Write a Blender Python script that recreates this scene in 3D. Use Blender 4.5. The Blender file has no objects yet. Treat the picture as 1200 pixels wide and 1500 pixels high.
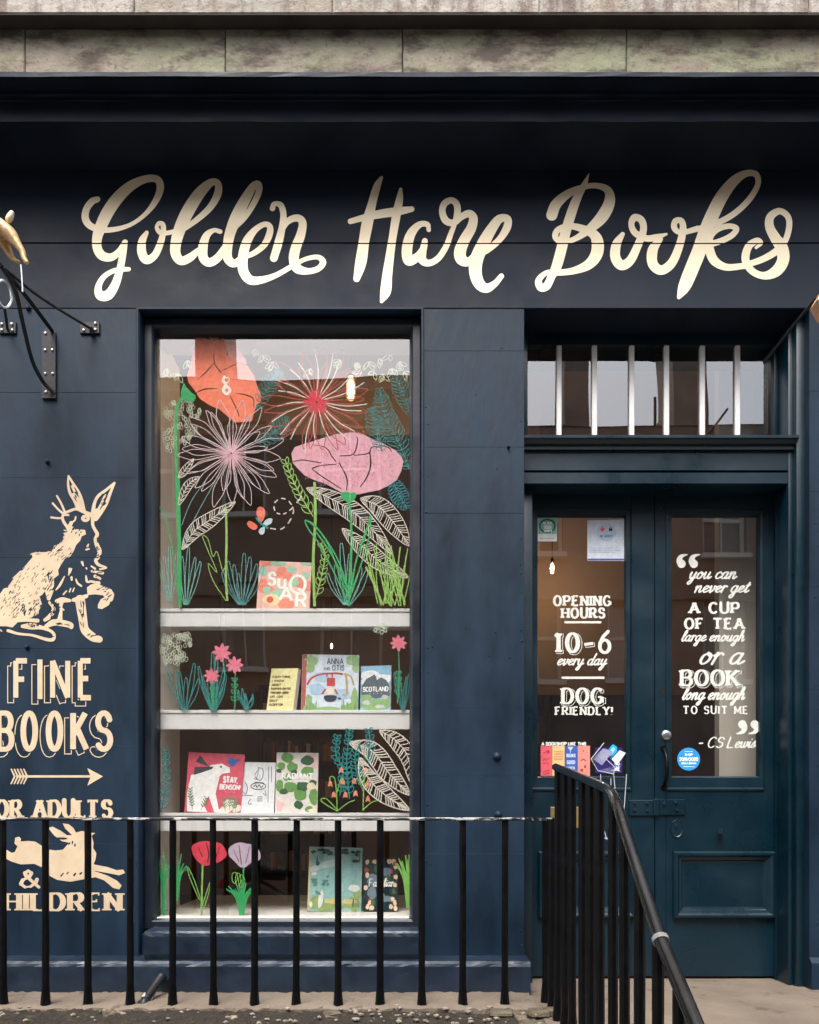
import bpy, bmesh, math, random
import numpy as np
from mathutils import Vector, Matrix
from mathutils.geometry import tessellate_polygon
random.seed(7)
SC = bpy.context.scene
COL = SC.collection

# ------------------------------------------------------------------ camera, sky, sun, exposure
ZC = 1.35            # eye height above the street
DIST = 3.5           # eye to shopfront plane (y = 0)
FOC = 1167.0         # focal length in photo pixels (1200 x 1500)
cam_data = bpy.data.cameras.new("camera")
cam = bpy.data.objects.new("camera", cam_data); COL.objects.link(cam)
cam.location = (0, -DIST, ZC)
cam.rotation_euler = (math.pi/2, 0, 0)
cam_data.sensor_fit = 'VERTICAL'; cam_data.sensor_height = 36.0
cam_data.lens = FOC/1500*36
cam_data.shift_y = 447/1500
cam_data.clip_start = 0.05; cam_data.clip_end = 500
SC.camera = cam

world = bpy.data.worlds.new("World"); SC.world = world; world.use_nodes = True
wn = world.node_tree; wn.nodes.clear()
sky = wn.nodes.new('ShaderNodeTexSky'); sky.sky_type = 'NISHITA'; sky.sun_disc = False
SUN_EL, SUN_AZ = math.radians(60), math.radians(196)
sky.sun_elevation = SUN_EL; sky.sun_rotation = SUN_AZ
sky.air_density = 1.0; sky.dust_density = 4.0; sky.ozone_density = 1.0
hs = wn.nodes.new('ShaderNodeHueSaturation'); hs.inputs['Saturation'].default_value = 0.42
bg = wn.nodes.new('ShaderNodeBackground'); bg.inputs[1].default_value = 0.15
wo = wn.nodes.new('ShaderNodeOutputWorld')
wn.links.new(sky.outputs[0], hs.inputs['Color']); wn.links.new(hs.outputs[0], bg.inputs[0]); wn.links.new(bg.outputs[0], wo.inputs[0])

sd = bpy.data.lights.new("sun", 'SUN'); sd.energy = 1.5; sd.angle = math.radians(28); sd.color = (1, .96, .9)
sun = bpy.data.objects.new("sun", sd); COL.objects.link(sun)
# sun_rotation turns clockwise from +Y seen from above
sdir = Vector((math.sin(SUN_AZ)*math.cos(SUN_EL), math.cos(SUN_AZ)*math.cos(SUN_EL), math.sin(SUN_EL)))
sun.rotation_euler = sdir.to_track_quat('Z', 'Y').to_euler()
SC.view_settings.view_transform = 'Standard'; SC.view_settings.look = 'None'
SC.view_settings.gamma = 1; SC.view_settings.exposure = 1.35; SC.view_settings.use_curve_mapping = False
SC.render.engine = 'CYCLES'
SC.cycles.transparent_max_bounces = 24

# ------------------------------------------------------------------ helpers
def P(px, py, Y=0.0):
    """point of the place measured in the photograph (pixel) at distance plane y = Y"""
    d = (DIST+Y)/FOC
    return Vector(((px-600)*d, Y, ZC+(1197-py)*d))
def PX(px, Y=0.0): return (px-600)*(DIST+Y)/FOC
def PZ(py, Y=0.0): return ZC+(1197-py)*(DIST+Y)/FOC
def lin(c):
    return tuple((v/12.92 if v <= .04045 else ((v+.055)/1.055)**2.4) for v in (x/255 for x in c))

MATS = {}
def mat(name, col, rough=.5, metal=0.0, var=0.0, vscale=6.0, bump=0.0, bscale=40.0, spec=.5, coat=0.0, wear=None, stretch=(1,1,1), emit=None):
    if name in MATS: return MATS[name]
    m = bpy.data.materials.new(name); m.use_nodes = True
    nt = m.node_tree; b = nt.nodes['Principled BSDF']
    b.inputs['Base Color'].default_value = (*col, 1); b.inputs['Roughness'].default_value = rough
    b.inputs['Metallic'].default_value = metal; b.inputs['Specular IOR Level'].default_value = spec
    b.inputs['Coat Weight'].default_value = coat
    tc = nt.nodes.new('ShaderNodeTexCoord'); mp = nt.nodes.new('ShaderNodeMapping'); mp.inputs['Scale'].default_value = stretch
    nt.links.new(tc.outputs['Object'], mp.inputs[0])
    src = None
    if var > 0:
        n = nt.nodes.new('ShaderNodeTexNoise'); n.inputs['Scale'].default_value = vscale; n.inputs['Detail'].default_value = 8; n.inputs['Roughness'].default_value = .6
        nt.links.new(mp.outputs[0], n.inputs['Vector'])
        mr = nt.nodes.new('ShaderNodeMapRange'); mr.inputs[1].default_value = .3; mr.inputs[2].default_value = .7
        mr.inputs[3].default_value = 1-var; mr.inputs[4].default_value = 1+var
        nt.links.new(n.outputs[0], mr.inputs[0])
        vm = nt.nodes.new('ShaderNodeVectorMath'); vm.operation = 'SCALE'; vm.inputs[0].default_value = col
        nt.links.new(mr.outputs[0], vm.inputs['Scale']); src = vm.outputs[0]
        mr2 = nt.nodes.new('ShaderNodeMapRange'); mr2.inputs[1].default_value = .3; mr2.inputs[2].default_value = .7
        mr2.inputs[3].default_value = max(.02, rough-.12); mr2.inputs[4].default_value = min(1, rough+.12)
        nt.links.new(n.outputs[0], mr2.inputs[0]); nt.links.new(mr2.outputs[0], b.inputs['Roughness'])
    if wear:                                # (colour, threshold, scale): chips, scuffs, flakes with a shape of their own
        wc, th, ws = wear
        n2 = nt.nodes.new('ShaderNodeTexNoise'); n2.inputs['Scale'].default_value = ws; n2.inputs['Detail'].default_value = 6; n2.inputs['Roughness'].default_value = .7
        nt.links.new(mp.outputs[0], n2.inputs['Vector'])
        cr = nt.nodes.new('ShaderNodeMapRange'); cr.inputs[1].default_value = th; cr.inputs[2].default_value = th+.03
        nt.links.new(n2.outputs[0], cr.inputs[0])
        mx = nt.nodes.new('ShaderNodeMixRGB'); mx.inputs[1].default_value = (*col, 1); mx.inputs[2].default_value = (*wc, 1)
        nt.links.new(cr.outputs[0], mx.inputs[0])
        if src: nt.links.new(src, mx.inputs[1])
        src = mx.outputs[0]
    if src: nt.links.new(src, b.inputs['Base Color'])
    if bump > 0:
        n3 = nt.nodes.new('ShaderNodeTexNoise'); n3.inputs['Scale'].default_value = bscale; n3.inputs['Detail'].default_value = 6
        nt.links.new(mp.outputs[0], n3.inputs['Vector'])
        bp = nt.nodes.new('ShaderNodeBump'); bp.inputs['Strength'].default_value = bump; bp.inputs['Distance'].default_value = .01
        nt.links.new(n3.outputs[0], bp.inputs['Height']); nt.links.new(bp.outputs[0], b.inputs['Normal'])
    if emit:
        b.inputs['Emission Color'].default_value = (*emit[0], 1); b.inputs['Emission Strength'].default_value = emit[1]
    MATS[name] = m
    return m
def flat(rgb, rough=.55):
    """matt print or paint-pen ink of one colour (sRGB 0-255)"""
    return mat('ink_%d_%d_%d' % rgb, lin(rgb), rough, var=.14, vscale=45, spec=.3)

def link(name, me, m=None, parent=None, loc=None, rot=None):
    o = bpy.data.objects.new(name, me)
    COL.objects.link(o)
    if m is not None and me is not None:
        me.materials.clear(); me.materials.append(m)
    if parent is not None: o.parent = parent
    if loc is not None: o.location = loc
    if rot is not None: o.rotation_euler = rot
    return o
def tag(o, label=None, cat=None, group=None, kind=None):
    if label: o['label'] = label
    if cat: o['category'] = cat
    if group: o['group'] = group
    if kind: o['kind'] = kind
    return o
def empty(name, loc=(0,0,0), label=None, cat=None, group=None, rot=(0,0,0)):
    o = bpy.data.objects.new(name, None); COL.objects.link(o); o.location = loc; o.rotation_euler = rot
    o.empty_display_size = .05
    bpy.context.view_layer.update()
    return tag(o, label, cat, group)
def bm_mesh(bm, name, smooth=False):
    bmesh.ops.recalc_face_normals(bm, faces=bm.faces)
    me = bpy.data.meshes.new(name); bm.to_mesh(me); bm.free()
    if smooth:
        me.polygons.foreach_set('use_smooth', [True]*len(me.polygons))
        try: me.set_sharp_from_angle(angle=math.radians(40))
        except Exception: pass
    return me
def add_box(bm, x0, x1, y0, y1, z0, z1, bev=0.0, seg=1):
    g = bmesh.ops.create_cube(bm, size=1.0)
    vs = g['verts']
    for v in vs:
        v.co = Vector(((x0+x1)/2+v.co.x*(x1-x0), (y0+y1)/2+v.co.y*(y1-y0), (z0+z1)/2+v.co.z*(z1-z0)))
    if bev > 0:
        es = list({e for v in vs for e in v.link_edges})
        bmesh.ops.bevel(bm, geom=es, offset=bev, segments=seg, affect='EDGES', profile=.5)
def box(name, x0, x1, y0, y1, z0, z1, m, parent=None, bev=0.0, seg=1, **kw):
    bm = bmesh.new(); add_box(bm, x0, x1, y0, y1, z0, z1, bev, seg)
    off = kw.pop('off', None)
    if off is not None:
        bmesh.ops.translate(bm, verts=bm.verts, vec=-Vector(off))
    return link(name, bm_mesh(bm, name, bev > 0 and seg > 1), m, parent, off)
def catmull(pts, n=6, closed=False):
    pts = [tuple(map(float, p)) for p in pts]
    if len(pts) < 3: return pts
    A = np.array(pts); out = []
    N = len(A)
    rng = range(N if closed else N-1)
    for i in rng:
        p1, p2 = A[i], A[(i+1) % N]
        p0 = A[i-1] if (closed or i > 0) else 2*p1-p2
        p3 = A[(i+2) % N] if (closed or i+2 < N) else 2*p2-p1
        for k in range(n):
            t = k/n
            out.append(tuple(.5*((2*p1)+(-p0+p2)*t+(2*p0-5*p1+4*p2-p3)*t*t+(-p0+3*p1-3*p2+p3)*t**3)))
    out.append(tuple(A[0] if closed else A[-1]))
    return out
def tube_mesh(paths, seg=10, smooth=True, name='tube'):
    """paths: list of (points, radius or list of radii, caps) -> one mesh"""
    bm = bmesh.new()
    for pts, rad in paths:
        pts = [Vector(p) for p in pts]; n = len(pts)
        rr = rad if isinstance(rad, (list, tuple)) else [rad]*n
        t0 = (pts[1]-pts[0]).normalized()
        up = Vector((0,0,1)) if abs(t0.z) < .9 else Vector((1,0,0))
        u = t0.cross(up).normalized(); rings = []
        for i, p in enumerate(pts):
            a = pts[max(0, i-1)]; b = pts[min(n-1, i+1)]
            t = (b-a).normalized()
            u = (u-t*u.dot(t)).normalized(); v = t.cross(u)
            rings.append([bm.verts.new(p+(u*math.cos(k*2*math.pi/seg)+v*math.sin(k*2*math.pi/seg))*rr[i]) for k in range(seg)])
        for a, b in zip(rings, rings[1:]):
            for k in range(seg):
                bm.faces.new((a[k], a[(k+1) % seg], b[(k+1) % seg], b[k]))
        bm.faces.new(rings[0][::-1]); bm.faces.new(rings[-1])
    return bm_mesh(bm, name, smooth)
def tube(name, pts, rad, m, parent=None, seg=10):
    return link(name, tube_mesh([(pts, rad)], seg, name=name), m, parent)
def lathe_mesh(prof, seg=24, name='lathe', axis='z'):
    bm = bmesh.new(); rings = []
    for r, h in prof:
        ring = []
        for k in range(seg):
            a = k*2*math.pi/seg
            c, s = r*math.cos(a), r*math.sin(a)
            ring.append(bm.verts.new((c, s, h) if axis == 'z' else (c, h, s)))
        rings.append(ring)
    for a, b in zip(rings, rings[1:]):
        for k in range(seg): bm.faces.new((a[k], a[(k+1) % seg], b[(k+1) % seg], b[k]))
    bm.faces.new(rings[0][::-1]); bm.faces.new(rings[-1])
    bmesh.ops.remove_doubles(bm, verts=bm.verts, dist=1e-6)
    return bm_mesh(bm, name, True)
def extrude_x(name, prof, x0, x1, m, parent=None, nx=1, jitter=0.0):
    """a moulding: closed (y, z) profile run along x"""
    bm = bmesh.new(); rings = []
    for i in range(nx+1):
        x = x0+(x1-x0)*i/nx
        rings.append([bm.verts.new((x, y+random.uniform(-jitter, jitter), z+random.uniform(-jitter, jitter))) for y, z in prof])
    k = len(prof)
    for a, b in zip(rings, rings[1:]):
        for i in range(k): bm.faces.new((a[i], a[(i+1) % k], b[(i+1) % k], b[i]))
    bm.faces.new(rings[0]); bm.faces.new(rings[-1][::-1])
    return link(name, bm_mesh(bm, name), m, parent)
def ring_frame(name, x0, x1, z0, z1, prof, m, parent=None, bottom=None):
    """mitred picture-frame moulding; prof = list of (inset, y), first and last rings joined at the back"""
    bm = bmesh.new(); rings = []
    for ins, y in prof:
        rings.append([bm.verts.new(c) for c in ((x0+ins, y, z0+ins), (x1-ins, y, z0+ins), (x1-ins, y, z1-ins), (x0+ins, y, z1-ins))])
    k = len(rings)
    for i in range(k):
        a, b = rings[i], rings[(i+1) % k]
        for j in range(4): bm.faces.new((a[j], a[(j+1) % 4], b[(j+1) % 4], b[j]))
    return link(name, bm_mesh(bm, name), m, parent)

# ------------------------------------------------------------------ lettering: distance fields turned into clean outlines
class Field:
    def __init__(s, x0, y0, x1, y1, cell):
        s.x0, s.y0, s.c = x0, y0, cell
        s.nx = int((x1-x0)/cell)+2; s.ny = int((y1-y0)/cell)+2
        s.F = np.full((s.ny, s.nx), 1e3)
        s.X = x0+np.arange(s.nx)*cell; s.Y = y0+np.arange(s.ny)*cell
    def _win(s, xa, ya, xb, yb):
        i0 = max(0, int((xa-s.x0)/s.c)); i1 = min(s.nx, int((xb-s.x0)/s.c)+2)
        j0 = max(0, int((ya-s.y0)/s.c)); j1 = min(s.ny, int((yb-s.y0)/s.c)+2)
        return i0, i1, j0, j1
    def cap(s, a, b, ra, rb, butt=False, G=None, m=3.0):
        G = s.F if G is None else G
        R = max(ra, rb)+m
        i0, i1, j0, j1 = s._win(min(a[0], b[0])-R, min(a[1], b[1])-R, max(a[0], b[0])+R, max(a[1], b[1])+R)
        if i1 <= i0 or j1 <= j0: return
        X, Y = np.meshgrid(s.X[i0:i1], s.Y[j0:j1])
        dx, dy = b[0]-a[0], b[1]-a[1]; L2 = dx*dx+dy*dy; L = math.sqrt(L2) if L2 > 0 else 1e-9
        t = ((X-a[0])*dx+(Y-a[1])*dy)/(L2 if L2 > 0 else 1e-9)
        tc = np.clip(t, 0, 1)
        if butt:
            per = np.abs((X-a[0])*dy-(Y-a[1])*dx)/L
            d = np.maximum(per-(ra+(rb-ra)*tc), np.maximum(-t*L, (t-1)*L))
        else:
            d = np.hypot(X-a[0]-tc*dx, Y-a[1]-tc*dy)-(ra+(rb-ra)*tc)
        G[j0:j1, i0:i1] = np.minimum(G[j0:j1, i0:i1], d)
    def stroke(s, pts, r=None, smooth=True, n=6, butt=False):
        if r is not None: pts = [(p[0], p[1], r) for p in pts]
        if smooth: pts = catmull(pts, n)
        for a, b in zip(pts, pts[1:]): s.cap(a, b, max(.1, a[2]), max(.1, b[2]), butt)
    def polysdf(s, pts):
        X, Y = np.meshgrid(s.X, s.Y)
        d = np.full(X.shape, 1e9); ins = np.zeros(X.shape, bool)
        n = len(pts)
        for i in range(n):
            ax, ay = pts[i][:2]; bx, by = pts[(i+1) % n][:2]
            dx, dy = bx-ax, by-ay; L2 = dx*dx+dy*dy+1e-12
            t = np.clip(((X-ax)*dx+(Y-ay)*dy)/L2, 0, 1)
            d = np.minimum(d, np.hypot(X-ax-t*dx, Y-ay-t*dy))
            if abs(dy) > 1e-12:
                ins ^= ((ay > Y) != (by > Y)) & (X < dx*(Y-ay)/dy+ax)
        return np.where(ins, -d, d)
    def poly(s, pts, smooth=False):
        if smooth: pts = catmull(pts, 4, True)
        s.F = np.minimum(s.F, s.polysdf(pts))
    def cut(s, strokes, smooth=True):
        G = np.full(s.F.shape, 1e3)
        for pts in strokes:
            pp = catmull(pts, 4) if smooth else pts
            for a, b in zip(pp, pp[1:]): s.cap(a, b, a[2], b[2], False, G)
        s.F = np.maximum(s.F, -G)
    def mesh(s, mapf, name='shape'):
        F = s.F; ins = F < 0
        q = ins[:-1, :-1].astype(int)+ins[:-1, 1:]+ins[1:, :-1]+ins[1:, 1:]
        V = []; FC = []
        def addp(poly):
            b = len(V); V.extend(poly); FC.append(tuple(range(b+len(poly)-1, b-1, -1)))
        X, Y, c = s.X, s.Y, s.c
        for j in range(s.ny-1):
            row = q[j]
            if not row.any(): continue
            full = np.flatnonzero(row == 4)
            if len(full):
                br = np.flatnonzero(np.diff(full) > 1)
                st = np.concatenate(([0], br+1)); en = np.concatenate((br, [len(full)-1]))
                for a, b in zip(st, en):
                    xa, xb = X[full[a]], X[full[b]]+c
                    addp([(xa, Y[j]), (xb, Y[j]), (xb, Y[j]+c), (xa, Y[j]+c)])
            for i in np.flatnonzero((row > 0) & (row < 4)):
                cs = ((i, j), (i+1, j), (i+1, j+1), (i, j+1)); poly = []
                for k in range(4):
                    (ia, ja), (ib, jb) = cs[k], cs[(k+1) % 4]
                    fa, fb = F[ja, ia], F[jb, ib]
                    if fa < 0: poly.append((X[ia], Y[ja]))
                    if (fa < 0) != (fb < 0):
                        t = fa/(fa-fb); poly.append((X[ia]+(X[ib]-X[ia])*t, Y[ja]+(Y[jb]-Y[ja])*t))
                if len(poly) > 2: addp(poly)
        me = bpy.data.meshes.new(name)
        me.from_pydata([tuple(mapf(x, y)) for x, y in V], [], FC)
        return me
def bounds(strokes, m=4):
    xs = [p[0] for st in strokes for p in st]; ys = [p[1] for st in strokes for p in st]
    r = max([p[2] for st in strokes for p in st if len(p) > 2] or [0])
    return min(xs)-r-m, min(ys)-r-m, max(xs)+r+m, max(ys)+r+m

def arc(cx, cy, rx, ry, a0, a1, n=10):
    return [(cx+rx*math.cos(math.radians(a0+(a1-a0)*i/n)), cy+ry*math.sin(math.radians(a0+(a1-a0)*i/n))) for i in range(n+1)]
# capital skeletons, cap height 1, baseline 0
CAPS = {
 'A': (.78, [[(0,0),(.39,1)], [(.39,1),(.78,0)], [(.15,.34),(.63,.34)]]),
 'B': (.62, [[(0,0),(0,1)], [(0,1),(.3,1)]+arc(.34,.76,.24,.24,90,-90)+[(0,.52)], [(0,.52),(.32,.52)]+arc(.34,.26,.28,.26,90,-90)+[(0,0)]]),
 'C': (.66, [arc(.36,.5,.36,.5,50,310,16)]),
 'D': (.68, [[(0,0),(0,1)], [(0,1),(.25,1)]+arc(.28,.5,.4,.5,90,-90,14)+[(0,0)]]),
 'E': (.56, [[(0,0),(0,1)], [(0,1),(.54,1)], [(0,.52),(.42,.52)], [(0,0),(.56,0)]]),
 'F': (.54, [[(0,0),(0,1)], [(0,1),(.54,1)], [(0,.5),(.4,.5)]]),
 'G': (.72, [arc(.37,.5,.37,.5,50,320,16), [(.42,.44),(.7,.44)], [(.7,.44),(.7,.06)]]),
 'H': (.68, [[(0,0),(0,1)], [(.68,0),(.68,1)], [(0,.52),(.68,.52)]]),
 'I': (.0, [[(0,0),(0,1)]]), ',': (.0, [[(0,.02),(-.08,-.14)]]),
 'J': (.46, [[(.46,1),(.46,.28)]+arc(.24,.26,.22,.26,0,-165,8)]),
 'K': (.66, [[(0,0),(0,1)], [(0,.38),(.6,1)], [(.2,.58),(.66,0)]]),
 'L': (.54, [[(0,0),(0,1)], [(0,0),(.54,0)]]),
 'M': (.82, [[(0,0),(0,1)], [(0,1),(.41,.2)], [(.41,.2),(.82,1)], [(.82,1),(.82,0)]]),
 'N': (.68, [[(0,0),(0,1)], [(0,1),(.68,0)], [(.68,0),(.68,1)]]),
 'O': (.74, [arc(.37,.5,.37,.5,0,360,24)]),
 'P': (.6, [[(0,0),(0,1)], [(0,1),(.3,1)]+arc(.33,.73,.27,.27,90,-90)+[(0,.46)]]),
 'Q': (.78, [arc(.37,.5,.37,.5,0,360,24), [(.4,.25),(.8,-.1)]]),
 'R': (.64, [[(0,0),(0,1)], [(0,1),(.3,1)]+arc(.33,.75,.26,.25,90,-90)+[(0,.5)], [(.3,.5),(.64,0)]]),
 'S': (.58, [[(.54,.82)]+arc(.29,.76,.26,.24,35,270,10)+arc(.29,.26,.29,.26,90,-145,12)]),
 'T': (.78, [[(.39,0),(.39,1)], [(0,1),(.78,1)]]),
 'U': (.66, [[(0,1),(0,.32)]+arc(.33,.32,.33,.32,180,360,12)+[(.66,1)]]),
 'V': (.72, [[(0,1),(.36,0)], [(.36,0),(.72,1)]]),
 'W': (1.0, [[(0,1),(.26,0)], [(.26,0),(.5,.9)], [(.5,.9),(.74,0)], [(.74,0),(1,1)]]),
 'Y': (.7, [[(0,1),(.35,.46)], [(.7,1),(.35,.46)], [(.35,.46),(.35,0)]]),
 '0': (.62, [arc(.31,.5,.31,.5,0,360,24)]),
 '1': (.2, [[(.16,0),(.16,1)], [(.16,1),(-.04,.84)]]),
 '2': (.56, [arc(.28,.72,.27,.28,165,-30,10)+[(0,0)], [(0,0),(.56,0)]]),
 '6': (.6, [[(.5,1),(.2,.75),(.02,.45)]+arc(.3,.3,.29,.3,165,-195,18)]),
 '9': (.6, [[(.1,0),(.4,.25),(.58,.55)]+arc(.3,.7,.29,.3,-15,345,18)]),
 '-': (.36, [[(0,.46),(.36,.46)]]),
 '!': (.0, [[(0,.34),(0,1)], [(0,.02),(0,.06)]]),
 '.': (.0, [[(0,.0),(0,.04)]]),
 '/': (.4, [[(0,0),(.4,1)]]),
 '&': (.8, [[(.8,.0),(.55,.3),(.25,.68),(.2,.86),(.34,1),(.48,.86),(.4,.66),(.1,.42),(.02,.2),(.2,.0),(.45,.04),(.66,.26),(.72,.46)]]),
 ' ': (.3, []),
}
# joined script skeletons, x-height 1, baseline 0
LOW = {
 'a': (.95, [[(.62,.85),(.38,1),(.1,.7),(.08,.2),(.3,0),(.55,.3),(.68,.95)], [(.68,.95),(.58,.25),(.7,0),(.98,.28)]]),
 'b': (.8, [[(0,.3),(.3,1.3),(.32,1.9),(.14,1.7),(.08,.8),(.1,.1),(.4,0),(.65,.4),(.55,.85),(.8,.8)]]),
 'c': (.75, [[(.6,.8),(.42,1),(.12,.75),(.08,.25),(.32,0),(.75,.3)]]),
 'd': (.95, [[(.6,.8),(.38,1),(.1,.7),(.08,.2),(.3,0),(.55,.3),(.7,1)], [(.85,1.9),(.68,.95),(.6,.2),(.72,0),(.98,.28)]]),
 'e': (.75, [[(.0,.25),(.35,.5),(.55,.8),(.4,1),(.12,.75),(.08,.25),(.32,0),(.76,.3)]]),
 'f': (.6, [[(0,.3),(.4,1.2),(.45,1.8),(.25,1.7),(.15,.6),(.05,-.7),(.2,-.6),(.25,.1),(.6,.3)]]),
 'g': (.9, [[(.62,.85),(.38,1),(.1,.7),(.08,.2),(.3,0),(.55,.3),(.68,.95)], [(.68,.95),(.55,-.3),(.35,-.85),(.1,-.7),(.3,-.3),(.95,.28)]]),
 'h': (.9, [[(0,.3),(.35,1.3),(.35,1.85),(.18,1.7),(.05,0)], [(.08,.4),(.35,.95),(.58,.85),(.52,.2),(.66,0),(.9,.3)]]),
 'i': (.45, [[(.0,.3),(.2,.95)], [(.2,.95),(.12,.2),(.24,0),(.48,.3)], [(.28,1.35),(.3,1.4)]]),
 'k': (.85, [[(0,.3),(.35,1.3),(.35,1.85),(.18,1.7),(.05,0)], [(.1,.4),(.5,.95),(.55,.7),(.2,.5)], [(.2,.5),(.55,0),(.85,.3)]]),
 'l': (.5, [[(0,.3),(.38,1.2),(.42,1.85),(.24,1.75),(.1,.6),(.12,.1),(.28,0),(.52,.3)]]),
 'm': (1.3, [[(.05,.9),(.1,0)], [(.1,.4),(.35,.97),(.48,.8),(.42,0)], [(.45,.4),(.75,.97),(.9,.8),(.85,.15),(1,0),(1.3,.3)]]),
 'n': (.95, [[(0,.7),(.15,.95),(.08,0)], [(.1,.4),(.4,.97),(.6,.85),(.54,.2),(.68,0),(.96,.3)]]),
 'o': (.85, [[(.4,1),(.12,.75),(.08,.25),(.3,0),(.58,.3),(.6,.8),(.38,1),(.5,.75),(.88,.8)]]),
 'r': (.6, [[(0,.72),(.15,1.0),(.11,.5),(.06,0)], [(.09,.5),(.22,.85),(.38,1.0),(.54,.86)]]),
 's': (.65, [[(0,.25),(.35,1.05),(.42,.6),(.48,.2),(.28,0),(.08,.1)], [(.3,0),(.66,.3)]]),
 't': (.55, [[(.0,.3),(.25,1.0),(.32,1.5)], [(.32,1.5),(.14,.25),(.28,0),(.56,.3)], [(.0,1.05),(.52,1.15)]]),
 'u': (.95, [[(0,.6),(.12,.95),(.08,.25),(.25,0),(.5,.3),(.66,.95)], [(.66,.95),(.58,.2),(.7,0),(.98,.3)]]),
 'v': (.8, [[(0,.7),(.15,.95),(.18,.1),(.3,0),(.58,.5),(.55,.95),(.82,.85)]]),
 'w': (1.15, [[(0,.7),(.12,.95),(.1,.2),(.28,0),(.5,.4),(.55,.9),(.52,.2),(.68,0),(.95,.5),(.9,.95),(1.15,.85)]]),
 'y': (.9, [[(0,.6),(.12,.95),(.1,.3),(.25,0),(.5,.3),(.66,.95)], [(.66,.95),(.52,-.3),(.3,-.85),(.08,-.7),(.28,-.3),(.92,.28)]]),
 ' ': (.55, []), '.': (.3, [[(.1,0),(.12,.04)]]),
}
def text_strokes(txt, x0, x1, ybase, h, thick, thin=None, style='slab', slant=0.0, gap=None, lift=0.0):
    """strokes (x, y, r, butt) of a line of lettering fitted between x0 and x1 (photo pixels, y down)"""
    thin = thick if thin is None else thin
    script = style == 'script'
    adv = []; tot = 0
    g = gap if gap is not None else (0.0 if script else .28)
    for ch in txt:
        up = ch.isupper() or ch not in LOW or not script
        w, st = CAPS[ch.upper()] if up else LOW[ch]
        if ch == 'T' and adv and adv[-1][0] == 'L' and style == 'didone': tot -= .22
        ww = w*(1.5 if (script and up) else 1)
        adv.append((ch, tot, w, st, up)); tot += ww+g+(.25 if script and up else 0)
    tot -= g
    sx = (x1-x0-(thick if not script else 0))/max(tot, 1e-6)
    out = []; ox = x0+(thick/2 if not script else 0)
    def T(x, y, off, k, kx=1.0):
        yy = y*h*k
        return ox+(off+x*kx)*sx+slant*yy, ybase-yy-lift*(off*sx)
    for ch, off, w, st, up in adv:
        k = 1.75 if (script and up) else 1.0; kx = 1.5 if (script and up) else 1.0
        for s_ in st:
            pts = s_ if (not script or up) else catmull(s_, 4)
            q = [T(p[0], p[1], off, k, kx) for p in pts]
            for i, (a, b) in enumerate(zip(q, q[1:])):
                L = math.hypot(b[0]-a[0], b[1]-a[1])+1e-9
                v = abs(b[1]-a[1])/L
                r = (thin+(thick-thin)*v**1.5)/2
                out.append((a, b, r, r, False if (len(q) > 3 or script) else True))
            if style in ('slab', 'didone'):
                sl = (thick*.78 if style == 'slab' else thick*.8); st_r = (thin*.5 if style == 'slab' else thin*.5)
                for e, n_ in ((q[0], q[1]), (q[-1], q[-2])):
                    yb = (ybase-e[1])/h; L = math.hypot(n_[0]-e[0], n_[1]-e[1])+1e-9
                    vert = abs(n_[1]-e[1])/L
                    if len(q) <= 3 and vert > .6 and (yb < .04 or yb > .96) and ch not in '!./':
                        yy = e[1]+(-st_r if yb < .04 else st_r)
                        out.append(((e[0]-sl, yy), (e[0]+sl, yy), st_r, st_r, True))
                    if len(q) == 2 and vert < .3 and e is q[-1] and ch in 'EFLTZ':
                        d = h*.14*(1 if yb > .9 else -1)
                        out.append(((e[0]-st_r, e[1]), (e[0]-st_r, e[1]+d), st_r, st_r*.8, True))
                        if ch == 'T': out.append(((q[0][0]+st_r, e[1]), (q[0][0]+st_r, e[1]+d), st_r, st_r*.8, True))
    return out
def field_of(segs, cell=.5, m=4):
    xs = [p[0] for s in segs for p in s[:2]]; ys = [p[1] for s in segs for p in s[:2]]; R = max(max(s[2], s[3]) for s in segs)+m
    f = Field(min(xs)-R, min(ys)-R, max(xs)+R, max(ys)+R, cell)
    for a, b, ra, rb, bt in segs: f.cap(a, b, ra, rb, bt)
    return f
def on_plane(Y):
    return lambda x, y: P(x, y, Y)
def lettering(name, segs, m, parent, Y, cell=.5, mapf=None, label=None):
    f = field_of(segs, cell)
    o = link(name, f.mesh(mapf or on_plane(Y), name), m, parent)
    if label: o['label'] = label
    return o

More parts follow.
